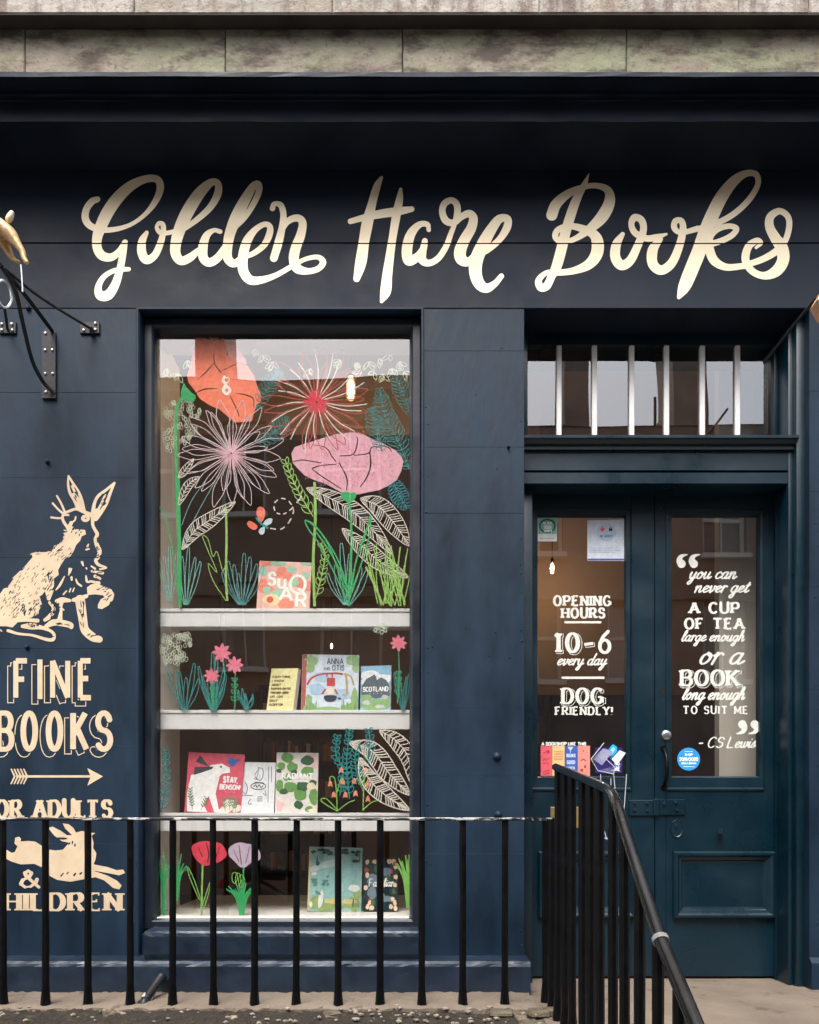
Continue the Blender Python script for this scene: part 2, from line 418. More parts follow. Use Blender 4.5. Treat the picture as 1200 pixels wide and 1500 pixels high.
# ------------------------------------------------------------------ paint-pen drawing (flat ink on the glass)
class Ink:
    def __init__(s): s.V = []; s.F = []; s.k = 0
    def line(s, pts, w=1.3, smooth=True, n=5, closed=False, taper=False):
        pts = [tuple(p[:2]) for p in pts]
        if smooth and len(pts) > 2: pts = catmull(pts, n, closed)
        A = np.array(pts, float); N = len(A)
        if N < 2: return
        d = np.gradient(A, axis=0); L = np.hypot(d[:, 0], d[:, 1])+1e-9
        nrm = np.stack([-d[:, 1]/L, d[:, 0]/L], 1)
        wv = np.full(N, w/2)
        if taper: wv = w/2*np.clip(np.sin(np.linspace(.25, math.pi-.25, N))+.15, .3, 1)
        b = len(s.V); s.k += 1
        o = 0.00003*(s.k % 30)
        for i in range(N):
            s.V.append((A[i, 0]+nrm[i, 0]*wv[i], A[i, 1]+nrm[i, 1]*wv[i], o+i*2e-7)); s.V.append((A[i, 0]-nrm[i, 0]*wv[i], A[i, 1]-nrm[i, 1]*wv[i], o+i*2e-7))
        for i in range(N-1):
            s.F.append((b+2*i, b+2*i+1, b+2*i+3, b+2*i+2))
    def fill(s, pts, smooth=True, n=4):
        pts = [tuple(p[:2]) for p in pts]
        if smooth: pts = catmull(pts, n, True)[:-1]
        b = len(s.V); s.k += 1; o = 0.00003*(s.k % 30)
        s.V += [(p[0], p[1], o) for p in pts]
        for t in tessellate_polygon([[Vector((p[0], p[1], 0)) for p in pts]]): s.F.append((b+t[0], b+t[1], b+t[2]))
    def build(s, name, m, parent, Y, mapf=None):
        me = bpy.data.meshes.new(name)
        if mapf is None: vv = [tuple(P(x, y, Y-o)) for x, y, o in s.V]
        else: vv = [tuple(mapf(x, y, o)) for x, y, o in s.V]
        me.from_pydata(vv, [], s.F)
        return link(name, me, m, parent)
def wob(p, a=.6): return (p[0]+random.uniform(-a, a), p[1]+random.uniform(-a, a))

# ------------------------------------------------------------------ materials
NAVY = mat('navy_masonry_paint', (.0055,.0182,.037), .52, var=.42, vscale=4.5, bump=.16, bscale=26, wear=((.05,.06,.08), .72, 60), spec=.3, stretch=(1,1,.4))
NAVY_S = mat('navy_smooth_paint', (.0055,.0115,.0235), .58, var=.3, vscale=5, bump=.07, bscale=30, spec=.28)
FRAME = mat('navy_frame_paint', (.008,.013,.022), .4, var=.2, vscale=8, bump=.06, bscale=30, wear=((.08,.09,.1), .76, 70))
NAVY_G = mat('navy_gloss_ledge_paint', (.007,.018,.037), .42, var=.35, vscale=9, bump=.2, bscale=34, spec=.6, wear=((.05,.055,.06), .66, 36))
TEAL = mat('teal_gloss_paint', (.0009,.0145,.0255), .34, var=.15, vscale=4, bump=.07, bscale=22, wear=((.2,.22,.22), .78, 45))
BLACK = mat('black_iron_paint', (.0025,.0025,.003), .4, var=.3, vscale=20, bump=.15, bscale=50, wear=((.25,.23,.2), .775, 85), spec=.15)
IRON = mat('black_bracket_iron', (.012,.012,.014), .45, var=.2, bump=.06, bscale=60)
STEEL = mat('bright_steel', (.6,.6,.6), .3, metal=1)
GOLD = mat('gold_leaf_paint', (.98,.84,.60), .52, metal=.35, var=.06, vscale=12, bump=.1, bscale=60)
CREAM = mat('cream_sign_paint', (.68,.53,.36), .5, metal=.15, var=.08, vscale=18, bump=.05)
WHITE = mat('white_shelf_paint', (.84,.82,.80), .45, var=.04, vscale=5, bump=.05)
CREAMW = mat('cream_panel_paint', (.82,.77,.71), .55, var=.08, vscale=3)
PUTTY = mat('flaking_white_putty', (.68,.66,.56), .7, var=.2, vscale=20, bump=.5, bscale=60, wear=((.12,.13,.1), .64, 30))
WLET = flat((216,216,208)); 
SAND = mat('sandstone_step', (.155,.122,.092), .8, var=.2, vscale=4, bump=.5, bscale=70, wear=((.09,.07,.055), .6, 9))
SANDR = mat('crumbling_sandstone', (.10,.08,.055), .9, var=.6, vscale=14, bump=1, bscale=50)
def stone_mat(name, col, green, dark, streak=1.0, st=(2.5,1,.6)):
    m = bpy.data.materials.new(name); m.use_nodes = True; nt = m.node_tree; b = nt.nodes['Principled BSDF']
    b.inputs['Roughness'].default_value = .85; b.inputs['Specular IOR Level'].default_value = .25
    tc = nt.nodes.new('ShaderNodeTexCoord'); oi = nt.nodes.new('ShaderNodeObjectInfo')
    ad = nt.nodes.new('ShaderNodeVectorMath'); ad.operation = 'ADD'; nt.links.new(tc.outputs['Object'], ad.inputs[0])
    sc = nt.nodes.new('ShaderNodeVectorMath'); sc.operation = 'SCALE'; sc.inputs[0].default_value = (13, 7, 5); nt.links.new(oi.outputs['Random'], sc.inputs['Scale']); nt.links.new(sc.outputs[0], ad.inputs[1])
    def noise(scale, st, det=7, rough=.65):
        mp = nt.nodes.new('ShaderNodeMapping'); mp.inputs['Scale'].default_value = st; nt.links.new(ad.outputs[0], mp.inputs[0])
        n = nt.nodes.new('ShaderNodeTexNoise'); n.inputs['Scale'].default_value = scale; n.inputs['Detail'].default_value = det; n.inputs['Roughness'].default_value = rough
        nt.links.new(mp.outputs[0], n.inputs[0]); return n.outputs[0]
    def rng(x, a, c, lo=0, hi=1):
        r = nt.nodes.new('ShaderNodeMapRange'); r.inputs[1].default_value = a; r.inputs[2].default_value = c; r.inputs[3].default_value = lo; r.inputs[4].default_value = hi
        nt.links.new(x, r.inputs[0]); return r.outputs[0]
    def mix(f, a, c):
        x = nt.nodes.new('ShaderNodeMixRGB'); nt.links.new(f, x.inputs[0])
        if isinstance(a, tuple): x.inputs[1].default_value = (*a, 1)
        else: nt.links.new(a, x.inputs[1])
        x.inputs[2].default_value = (*c, 1); return x.outputs[0]
    c = mix(rng(noise(2.2, (1,1,2.0)), .42, .58), col, green)
    c = mix(rng(noise(5, st), .47, .60, 0, .75*streak), c, dark)
    c = mix(rng(noise(3.2, (1,1,3)), .54, .60, 0, .6), c, (.27,.215,.17))
    c = mix(rng(noise(38, (1,1,1)), .56, .68, 0, .65), c, (.10,.085,.07))
    c2 = nt.nodes.new('ShaderNodeVectorMath'); c2.operation = 'SCALE'; nt.links.new(c, c2.inputs[0]); nt.links.new(rng(noise(16, (1,1,1.5)), .3, .7, .8, 1.2), c2.inputs['Scale'])
    nt.links.new(c2.outputs[0], b.inputs['Base Color'])
    bp = nt.nodes.new('ShaderNodeBump'); bp.inputs['Strength'].default_value = .6; bp.inputs['Distance'].default_value = .01
    nt.links.new(noise(45, (1,1,1)), bp.inputs['Height']); nt.links.new(bp.outputs[0], b.inputs['Normal'])
    return m
STONE1 = stone_mat('weathered_green_sandstone', (.29,.25,.20), (.27,.275,.18), (.10,.078,.065), 1.25, (.9,1,2.2))
STONE2 = stone_mat('weathered_grey_sandstone', (.44,.405,.355), (.36,.34,.29), (.20,.16,.14), 1.3)
STONE_OPP = mat('brown_sandstone_opposite', (.27,.205,.165), .85, var=.3, vscale=1.5, bump=.3, bscale=8)
STONE_OPP2 = mat('grey_brown_sandstone_opposite', (.25,.20,.18), .85, var=.3, vscale=2.2)
SLATE = mat('roof_slate', (.15,.13,.125), .6, var=.3, vscale=6)
ASPH = mat('asphalt', (.05,.05,.052), .85, var=.25, vscale=30, bump=.4, bscale=150)
PAVE = mat('paving_stone', (.14,.133,.12), .8, var=.2, vscale=3)
SHOPWALL = mat('warm_plaster', (.28,.195,.145), .8, var=.15, vscale=2)
CEIL = mat('smoky_brown_ceiling', (.2,.15,.12), .8, var=.05)
WOODF = mat('dark_floorboards', (.10,.06,.04), .5, var=.3, vscale=4, stretch=(1,8,1))
WOODD = mat('dark_bookcase_wood', (.05,.03,.02), .5, var=.3, vscale=6)
MOSS = mat('dark_moss', (.02,.014,.008), .95, var=.6, vscale=18, bump=1, bscale=120, wear=((.04,.038,.012), .6, 14))
ACRYL = None
def glass_mat(name, boost, tint, rough=.0):
    m = bpy.data.materials.new(name); m.use_nodes = True; nt = m.node_tree; nt.nodes.clear()
    o = nt.nodes.new('ShaderNodeOutputMaterial'); mx = nt.nodes.new('ShaderNodeMixShader')
    tr = nt.nodes.new('ShaderNodeBsdfTransparent'); tr.inputs[0].default_value = (*tint, 1)
    gl = nt.nodes.new('ShaderNodeBsdfGlossy'); gl.inputs['Roughness'].default_value = rough; gl.inputs[0].default_value = (1, 1, 1, 1)
    fr = nt.nodes.new('ShaderNodeFresnel'); fr.inputs[0].default_value = 1.5
    mu = nt.nodes.new('ShaderNodeMath'); mu.operation = 'MULTIPLY'; mu.inputs[1].default_value = boost; mu.use_clamp = True
    # reflection comes from the face the ray enters by (no total reflection inside a thin pane)
    ge = nt.nodes.new('ShaderNodeNewGeometry'); iv = nt.nodes.new('ShaderNodeMath'); iv.operation = 'SUBTRACT'; iv.inputs[0].default_value = 1
    m2 = nt.nodes.new('ShaderNodeMath'); m2.operation = 'MULTIPLY'; nt.links.new(ge.outputs['Backfacing'], iv.inputs[1]); nt.links.new(iv.outputs[0], m2.inputs[0]); nt.links.new(fr.outputs[0], m2.inputs[1])
    nt.links.new(m2.outputs[0], mu.inputs[0]); nt.links.new(mu.outputs[0], mx.inputs[0])
    # very slight waviness of old float glass
    tc = nt.nodes.new('ShaderNodeTexCoord'); n = nt.nodes.new('ShaderNodeTexNoise'); n.inputs['Scale'].default_value = 1.6; n.inputs['Detail'].default_value = 1
    nt.links.new(tc.outputs['Object'], n.inputs[0])
    bp = nt.nodes.new('ShaderNodeBump'); bp.inputs['Strength'].default_value = .25; bp.inputs['Distance'].default_value = .006
    nt.links.new(n.outputs[0], bp.inputs['Height']); nt.links.new(bp.outputs[0], gl.inputs['Normal'])
    nt.links.new(tr.outputs[0], mx.inputs[1]); nt.links.new(gl.outputs[0], mx.inputs[2]); nt.links.new(mx.outputs[0], o.inputs[0])
    return m
GLASS = glass_mat('window_glass', 3.8, (.97,.975,.97))
GLASSF = glass_mat('fanlight_glass', 4.4, (.9,.9,.9))
ACRYL = glass_mat('clear_acrylic', 1.6, (.93,.94,.96), .05)
GLASS_OPP = glass_mat('opposite_window_glass', 2.0, (.8,.8,.8))

# ------------------------------------------------------------------ ground, steps, street (setting)
def S(o, label=None): o['kind'] = 'structure'; return o
GZ = ZC-.755
S(box('road', -40, 40, -8.2, -3.1-.0, -.3, -.12, ASPH))
S(box('pavement', -40, 40, -3.1, -1.75, -.3, 0.0, PAVE, bev=.01))
S(box('pavement', -40, 40, -9.99, -8.2, -.3, 0.0, PAVE, bev=.01))
S(box('basement_floor', -6, .50, -1.75, -.62, -.29, .02, PAVE))
S(box('ground', -60, 60, -60, 40, -.6, -.31, ASPH))

def rough_slab(name, x0, x1, y0, y1, z0, z1, m, amp, parent=None, nx=60, ny=8, edge=.0):
    bm = bmesh.new(); g = []
    for j in range(ny+1):
        row = []
        for i in range(nx+1):
            x = x0+(x1-x0)*i/nx; y = y0+(y1-y0)*j/ny
            z = z1+random.uniform(-amp, amp)
            if j == 0: y += random.uniform(-edge, edge); z -= amp
            row.append(bm.verts.new((x, y, z)))
        g.append(row)
    for j in range(ny):
        for i in range(nx): bm.faces.new((g[j][i], g[j][i+1], g[j+1][i+1], g[j+1][i]))
    lo = [bm.verts.new((v.co.x, v.co.y, z0)) for v in g[0]]
    for i in range(nx): bm.faces.new((lo[i], lo[i+1], g[0][i+1], g[0][i]))
    for side in (0, nx):
        lo2 = [bm.verts.new((g[j][side].co.x, g[j][side].co.y, z0)) for j in range(ny+1)]
        for j in range(ny): bm.faces.new((lo2[j], lo2[j+1], g[j+1][side], g[j][side]))
    return link(name, bm_mesh(bm, name, True), m, parent)
# landing in front of the door and three steps down to the street
S(box('landing', .50, 2.6, -1.25, .40, 0, GZ, SAND, bev=.012, seg=2))
S(box('step', .50, 2.6, -1.55, -1.25, 0, GZ-.2, SAND, bev=.012, seg=2))
S(box('step', .50, 2.6, -1.85, -1.55, 0.004, GZ-.4, SAND, bev=.012, seg=2))
# ledge under the window wall that carries the railing
S(rough_slab('stone_ledge', -3.2, .50, -.42, -.02, 0, ZC-.738, SAND, .004, nx=160, ny=14, edge=.012))
S(rough_slab('broken_ledge_edge', -3.2, .50, -.75, -.415, 0, ZC-.762, SANDR, .012, nx=220, ny=20, edge=.02))

# moss heaped along the outer edge of the ledge
def moss():
    bm = bmesh.new(); nx, ny = 420, 40; g = []
    from mathutils import noise
    for j in range(ny+1):
        row = []
        for i in range(nx+1):
            x = -2.6+3.0*i/nx; y = -.72+.37*j/ny
            n = noise.fractal(Vector((x*5, y*7, 2.0)), 1.0, 2.0, 5)
            n2 = noise.fractal(Vector((x*38, y*38, 5.0)), .8, 2.0, 4)
            dens = .65-.45*max(0, (x+.75)/.9) if x > -.75 else .65
            h = .010*n+.006*n2+.016*dens-.014*(j/ny)**3-.004
            row.append(bm.verts.new((x, y, ZC-.747+h)))
        g.append(row)
    for j in range(ny):
        for i in range(nx): bm.faces.new((g[j][i], g[j][i+1], g[j+1][i+1], g[j+1][i]))
    o = link('moss', bm_mesh(bm, 'moss', False), MOSS)
    tag(o, 'dark brown moss along the outer edge of the stone ledge', 'moss', kind='stuff')
moss()
def chips():
    bm = bmesh.new()
    for k in range(260):
        x = random.uniform(-2.2, .48); y = random.uniform(-.66, -.38)
        if x < -.6 and random.random() < .6: continue
        s = random.uniform(.002, .012)*(1.6 if random.random() < .06 else 1)
        r = bmesh.ops.create_icosphere(bm, subdivisions=1, radius=s)
        for v in r['verts']:
            v.co.x *= random.uniform(.7, 1.6); v.co.z *= random.uniform(.4, .8)
            v.co += Vector((x, y, ZC-.738))
    o = link('stone_chips', bm_mesh(bm, 'stone_chips'), mat('pale_stone_chips', (.2,.17,.135), .85, var=.5, vscale=30))
    tag(o, 'pale stone chips and litter scattered in the moss on the ledge', 'stone chips', kind='stuff')
chips()
for k, (px, py, w, h, rz) in enumerate([(487,1492,24,10,.2),(790,1470,30,18,.1),(800,1492,40,16,0),(160,1494,18,8,.5),(735,1489,34,9,-.1),(335,1497,12,12,1.)]):
    c = P(px, py, -.5); bm = bmesh.new(); ww = w*.0026/2
    add_box(bm, -ww, ww, -.03, .03, -.012, .012, .006)
    for v in bm.verts: v.co += Vector([random.uniform(-.003, .003) for _ in range(3)])
    o = link('broken_stone', bm_mesh(bm, 'broken_stone'), SANDR, None, (c.x, -.5+.02*(k%3), ZC-.742), (0, 0, rz))
    tag(o, ['flat pale stone fragment in the moss below the window centre', 'small broken sandstone block beside the stair railing foot', 'larger crumbled sandstone block at the ledge corner by the stairs',
            'little stone piece in the moss at the lower left', 'long stone fragment on the ledge below the pillar', 'tilted stone sliver in the moss right of the black pipe'][k], 'stone')

# ------------------------------------------------------------------ the shop building
B = empty('shop_building', (0, 0, 0), 'dark navy painted shopfront with window, double door and stone band above', 'building')
XL, XR = -3.4, 3.4
WX0, WX1 = -1.185, .051        # window opening
WZ1 = PZ(455); WZ0 = PZ(1366)
DX0, DX1 = .504, 1.757         # door recess
DZ1 = PZ(450)
PL0 = PZ(1410)
WT = .30                        # wall thickness

def courses(x0, x1, ys, jit=.0006, cols=None):
    """painted ashlar blocks stacked between the given pixel heights"""
    zs = [PZ(v) for v in ys]
    for a, b in zip(zs, zs[1:]):
        xs = [x0, x1] if cols is None else cols
        for u, v in zip(xs, xs[1:]):
            o = box('stone_block', u, v, random.uniform(0, jit), WT, b, a, NAVY, B, bev=.0011)
# wall left of the window, pillar, wall right of the door
courses(-1.95, WX0, [452, 575, 700, 817, 950, 1092, 1235, 1402])
courses(-3.4, -1.95, [452, 640, 817, 1010, 1180, 1402])
courses(WX1, DX0, [452, 514, 655, 752, 1038, 1137, 1250, 1402])
courses(DX1, 3.4, [452, 573, 720, 860, 1010, 1140, 1290, 1402])
# under the window sill, and lintel pieces above both openings
box('wall_panel', WX0, WX1, .02, WT, PZ(1402), WZ0-.01, NAVY, B, bev=.002)
ZS = PZ(356); 
box('fascia_board', XL, XR, -.0026, WT, PZ(452), ZS-.0035, NAVY_S, B, bev=.002)
box('fascia_board', XL, XR, -.003, WT, ZS, PZ(178,-.245)-.0005, NAVY_S, B, bev=.002)
# plinth with rounded weathered top
def plinth(x0, x1):
    pts = [(WT,GZ-.6),(-.14,GZ-.6),(-.14,PZ(1416,-.14)),(-.136,PZ(1412,-.136)),(-.125,PZ(1408,-.125)),(-.02,PZ(1402,-.02)+.004),(WT,PZ(1402,-.02)+.004)]
    return extrude_x('plinth', pts, x0, x1, NAVY_G, B, nx=110, jitter=.0014)
plinth(XL, .511)
extrude_x('plinth', [(WT,GZ),(-.02,GZ),(-.02,PZ(1410)),(0.002,PZ(1402)),(WT,PZ(1402))], DX1, XR, NAVY, B)
# cornice: shadowed soffit, plain face, cove, thin top lip
cp = [(WT, PZ(236)+.02), (-.245, PZ(178,-.245)), (-.245, PZ(149,-.245)), (-.25, PZ(147,-.25)), (-.25, PZ(142,-.25)), (-.26,PZ(138,-.26)), (-.26,PZ(128,-.26)),
      (-.29, PZ(118,-.29)), (-.335, PZ(113,-.335)), (-.345, PZ(112,-.345)), (-.345, PZ(105.5,-.345)), (-.10, PZ(104,-.345)+.01), (WT, PZ(104,-.345)+.01)]
cp[0] = (WT, PZ(178,-.245)); 
extrude_x('cornice', cp, XL, XR, NAVY_S, B, nx=60, jitter=.0012)
# stone course above the cornice
zt = PZ(20, -.25); zb = PZ(104,-.345)+.0105
xs = [XL, -2.4, -1.6, PX(330,-.19), PX(590,-.19), PX(918,-.19), PX(1260,-.19), 2.6, XR]
for k, (a, b) in enumerate(zip(xs, xs[1:])):
    box('stone_block', a+.0015, b-.0015, -.188+random.uniform(-.002,.002), WT, zb, zt-.0, STONE1, B, bev=.004)
xs = [XL, -2.2, -1.7, PX(197,-.25), PX(487,-.25), PX(790,-.25), PX(1082,-.25), PX(1185,-.25), 2.5, XR]
for a, b in zip(xs, xs[1:]):
    box('stone_block', a+.001, b-.001, -.252+random.uniform(-.001,.001), WT, zt+.001, zt+.38, STONE2, B, bev=.004)
box('dark_soffit', XL, XR, -.249, -.19, zt-.004, zt+.0005, mat('dark_brown_stone', (.05,.04,.032), .95, var=.4, vscale=6), B)  # thin underside strip, coloured darker brown than the stone band above it
box('upper_wall', XL-2, XR+2, 0, .6, zt+.381, 11.0, STONE2, B)
box('side_wall', XL-2, XL, 0.0, .3, 0, zt+.38, STONE2, B); box('side_wall', XR, XR+2, 0, .3, 0, zt+.38, STONE2, B)
# painted-over bolt heads in the wall
for px, py, r in ((728,1108,.019), (730,1193,.017), (40,948,.011), (70,677,.010), (42,452,.012), (745,655,.007)):
    me = lathe_mesh([(0,-.016),(r*.5,-.014),(r*.8,-.008),(r,0),(r*1.15,.004)][::1], 9, 'bolt_head', 'y')
    link('bolt_head', me, NAVY, B, P(px, py, -.001))

for k in range(46):
    px = random.choice([random.uniform(6,196), random.uniform(628,762), 765.0-random.uniform(0,3), random.uniform(624,628), random.uniform(1194,1199)]); py = random.uniform(470,1395); r = random.uniform(.0012,.0032)
    if 205 < px < 620: continue
    me = lathe_mesh([(0,-.0022),(r*.6,-.0018),(r,-.0004),(r*1.1,.002)], 7, 'paint_lump', 'y')
    o = link('paint_lump', me, NAVY, B, P(px, py, -.0004)); o.scale = (random.uniform(.7,1.8), 1, random.uniform(.6,2.4))
# ---- display window: frame, panes, sill
fr = ring_frame('window_frame', WX0+.001, WX1-.001, PZ(1357,.06)-.012, WZ1+.0, [(0,.10+.03),(0,.055),(.004,.05),(.034,.05),(.040,.056),(.044,.064),(.050,.085),(.050,.13)], FRAME, B)
# thin raised margin round the opening
ring_frame('window_margin', PX(200), PX(621), PZ(1420), PZ(451), [(0,.02),(0,-.006),(.003,-.008),(.009,-.008),(.012,-.006),(.012,.02)], NAVY, B)
extrude_x('window_sill', [(.13,PZ(1357,.06)),(.05,PZ(1357,.06)),(-.085,PZ(1366,-.1)+.004),(-.10,PZ(1367,-.1)),(-.103,PZ(1372,-.1)),(-.10,PZ(1398,-.1)),(-.07,PZ(1404,-.07)-.03),(.13,PZ(1404,-.07)-.03)], PX(222), PX(613), NAVY_G, B, nx=50, jitter=.0012)
box('putty_bead', -1.137, .0, .075, .099, PZ(1357,.09), PZ(1343,.09), PUTTY, B, bev=.004)
GX0, GX1, GZ0_, GZ1_ = -1.137, .003, PZ(1358,.1), PZ(487,.1)
PANE = box('window_pane', GX0, GX1, .100, .106, GZ0_, GZ1_, GLASS, B)

# ---- fanlight, transom, frame of the door recess
FY = .19
TZ0, TZ1 = PZ(708,.08), PZ(636,.08)
# jambs (stepped) and head
def jamb(name, x0, x1, y0, y1, z0=GZ, z1=DZ1+.0):
    return box(name, x0, x1, y0, y1, z0, z1, TEAL, B, bev=.004, seg=2)
jamb('door_jamb', 1.722, DX1+.02, .045, .4); jamb('door_jamb', 1.700, 1.7215, .075, .4); 
jamb('door_jamb', PX(1131,FY), 1.6995, FY-.02, .4, TZ1-.02)
jamb('door_jamb', PX(1150,.22), 1.6995, .19, .4, GZ, TZ0)
jamb('door_jamb', DX0-.02, PX(770,FY), .12, .4, TZ1-.02); jamb('door_jamb', DX0-.02, PX(776,.22), .13, .4, GZ, TZ0)
box('fanlight_head', PX(770,FY), PX(1131,FY), FY-.01, .4, PZ(506.5,FY), DZ1+.02, TEAL, B)
box('fanlight_pane', PX(769,FY), PX(1132,FY), FY+.012, FY+.016, PZ(636,FY)-.02, PZ(505,FY), GLASSF, B)
for px in (819, 871, 925.5, 976.5, 1029, 1080.5):
    x = PX(px, FY); box('glazing_bar', x-.0115, x+.0115, FY-.006, FY+.011, PZ(635.5,FY)-.02, PZ(506.5,FY), WHITE, B, bev=.003)
tp = [(.4,TZ0),(.08,TZ0),(.08,PZ(692.5,.08)),(.092,PZ(691.5,.08)),(.092,PZ(689.5,.08)),(.078,PZ(689,.08)),(.078,PZ(661,.08)),(.07,PZ(660,.07)),(.062,PZ(658,.06)),(.062,PZ(653,.06)),
      (.05,PZ(650,.05)),(.038,PZ(644,.04)),(.03,PZ(641,.03)),(.03,PZ(637,.03)),(.06,PZ(636,.03)+.003),(.4,PZ(636,.03)+.008)]
extrude_x('transom', tp, DX0, PX(1163,.08), TEAL, B)

# ---- door leaves
def door_leaf(x0, x1, gx0, gx1, m0, m1, p0, p1):
    """leaf between world x0..x1; glass px range gx, moulding px range m, lower panel px range p (all at door plane)"""
    Y = .22; z0, z1 = GZ+.012, TZ0+.02
    g0, g1 = PX(gx0,Y+.012), PX(gx1,Y+.012); gz0, gz1 = PZ(1137,Y+.012), PZ(756,Y+.012)
    a0, a1 = PX(m0,Y), PX(m1,Y); az0, az1 = PZ(1158,Y), PZ(746,Y)
    bm = bmesh.new()
    add_box(bm, x0, a0, Y, Y+.045, z0, z1, .002); add_box(bm, a1, x1, Y, Y+.045, z0, z1, .002)
    add_box(bm, a0, a1, Y, Y+.045, az1, z1); add_box(bm, a0, a1, Y, Y+.045, z0, az0)
    leaf = link('door_leaf', bm_mesh(bm, 'door_leaf'), TEAL, B)
    w0, w1 = g0-a0, gz0-az0
    # bevelled glazing bead of unequal widths
    bm = bmesh.new(); rings = []
    for t, y in ((0,Y+.001),(0,Y-.006),(.10,Y-.008),(.17,Y-.003),(.22,Y+.002),(.9,Y+.004),(.95,Y+.016),(1,Y+.02),(1,Y+.034)):
        xa, xb = a0+(g0-a0)*t, a1+(g1-a1)*t; za, zb_ = az0+(gz0-az0)*t, az1+(gz1-az1)*t
        rings.append([bm.verts.new(c) for c in ((xa,y,za),(xb,y,za),(xb,y,zb_),(xa,y,zb_))])
    for r, s_ in zip(rings, rings[1:]):
        for j in range(4): bm.faces.new((r[j], r[(j+1)%4], s_[(j+1)%4], s_[j]))
    link('glazing_bead', bm_mesh(bm, 'glazing_bead'), TEAL, leaf)
    pane = box('pane', g0-.01, g1+.01, Y+.022, Y+.026, gz0-.01, gz1+.01, GLASS, leaf)
    # lower panel: raised bolection moulding and sunk field
    if p0:
        q0, q1 = PX(p0,Y-.01), PX(p1,Y-.01); qz0, qz1 = PZ(1346,Y-.01), PZ(1247,Y-.01)
        ring_frame('panel_moulding', q0, q1, qz0, qz1, [(0,Y+.01),(0,Y-.014),(.008,Y-.024),(.018,Y-.024),(.028,Y-.014),(.040,Y-.010),(.046,Y-.003),(.060,Y+.0015),(.060,Y+.01)], TEAL, leaf)
    return leaf
XM = PX(959.5,.22)
LL = door_leaf(PX(776,.22)+.002, XM-.002, 788, 916, 778, 925, 788, 932)
RL = door_leaf(XM+.002, PX(1150,.22)-.002, 984, 1112, 976, 1119, 986, 1136)
# ironmongery on the right and left leaves
Yd = .22
def dbox(name, px0, py0, px1, py1, dep, m, leaf, bev=.002, Y=Yd):
    return box(name, PX(px0,Y), PX(px1,Y), Y-dep, Y+.001, PZ(py1,Y), PZ(py0,Y), m, leaf, bev=bev)
link('lock_cylinder', lathe_mesh([(0,-.012),(.012,-.012),(.019,-.010),(.024,-.004),(.025,.001)], 20, 'lock_cylinder', 'y'), STEEL, RL, P(976,1077,Yd))
hp = [P(973,1097,Yd-.002), P(974,1101,Yd-.022), P(976.5,1110,Yd-.042), P(977.5,1124,Yd-.05), P(976.5,1138,Yd-.042), P(974,1148,Yd-.022), P(972.5,1152,Yd-.002)]
hpath = [Vector(p) for p in catmull(hp, 5)]
link('handle', tube_mesh([(hpath, [.0085-.003*abs(i/len(hpath)-.5) for i in range(len(hpath))])], 10, name='handle'), BLACK, RL)
for py in (1096, 1153):
    link('handle_rose', lathe_mesh([(0,-.006),(.014,-.006),(.017,-.002),(.017,.001)], 16, 'handle_rose', 'y'), BLACK, RL, P(973,py,Yd))
dbox('keyhole', 966.5, 1009, 971.5, 1021, .001, mat('keyhole_black',(.002,.002,.002),.9), RL, .0004)
def hasp(px0, px1, py0, py1, leaf, bolts):
    pl = dbox('hasp_plate', px0, py0, px1, py1, .009, TEAL, leaf, .003)
    for bx, by in bolts:
        link('hasp_bolt', lathe_mesh([(0,-.007),(.006,-.006),(.008,0)], 8, 'hasp_bolt', 'y'), TEAL, leaf, P(bx,by,Yd-.009))
hasp(921, 957.5, 1172, 1195, LL, [(930,1177),(930,1187),(948,1177),(948,1188)])
hasp(963, 1003, 1171, 1194, RL, [(973,1178),(990,1176),(992,1187)])
dbox('hasp_knuckle', 956.5, 1170, 965, 1195, .018, TEAL, RL, .004)
link('escutcheon', lathe_mesh([(0,-.004),(.02,-.004),(.026,-.003),(.029,-.006),(.031,0)], 24, 'escutcheon', 'y'), TEAL, RL, P(991,1214,Yd)).scale = (1,1,1.35)
link('escutcheon_keyhole', lathe_mesh([(0,-.009),(.006,-.008),(.008,-.003)], 12, 'escutcheon_keyhole', 'y'), TEAL, RL, P(990,1211,Yd)).scale = (1,1,1.6)
link('door_knob', tube_mesh([([P(1056,1218,Yd), P(1056,1218,Yd-.02), P(1056,1218,Yd-.022), P(1056,1218,Yd-.04)], [.007,.008,.016,.013])], 6, False, 'door_knob'), TEAL, RL)
dbox('letter_plate', 806, 1182, 872, 1213, .005, mat('brass_plate', (.62,.46,.2), .35, metal=.9, var=.1), LL, .002)

# ------------------------------------------------------------------ big painted name on the fascia
SG = empty('shop_sign', (0, -.006, PZ(350)), 'large gold hand-lettered shop name across the navy fascia', 'shop sign')
SGY = [-.0034]
def sign_letter(strokes, zf, ox, oy):
    st = [[(ox+p[0]/zf, oy+p[1]/zf, p[2]/zf) for p in s_] for s_ in strokes]
    x0, y0, x1, y1 = bounds(st)
    f = Field(x0, y0, x1, y1, .6)
    for s_ in st: f.stroke(s_, n=8)
    X, Y = np.meshgrid(f.X, f.Y)
    f.F = np.maximum(f.F, .9-np.abs(Y-356.6))          # the board joint runs through the letters
    off = Vector(SG.location); SGY[0] -= .00004
    o = link('letter', f.mesh(lambda x, y: Vector(P(x, y, SGY[0]))-off, 'letter'), GOLD, SG)
def gl(*s): sign_letter(s, 3, 100, 230)
def hl(*s): sign_letter(s, 4.138, 490, 230)
def bl(*s): sign_letter(s, 2.727, 760, 230)
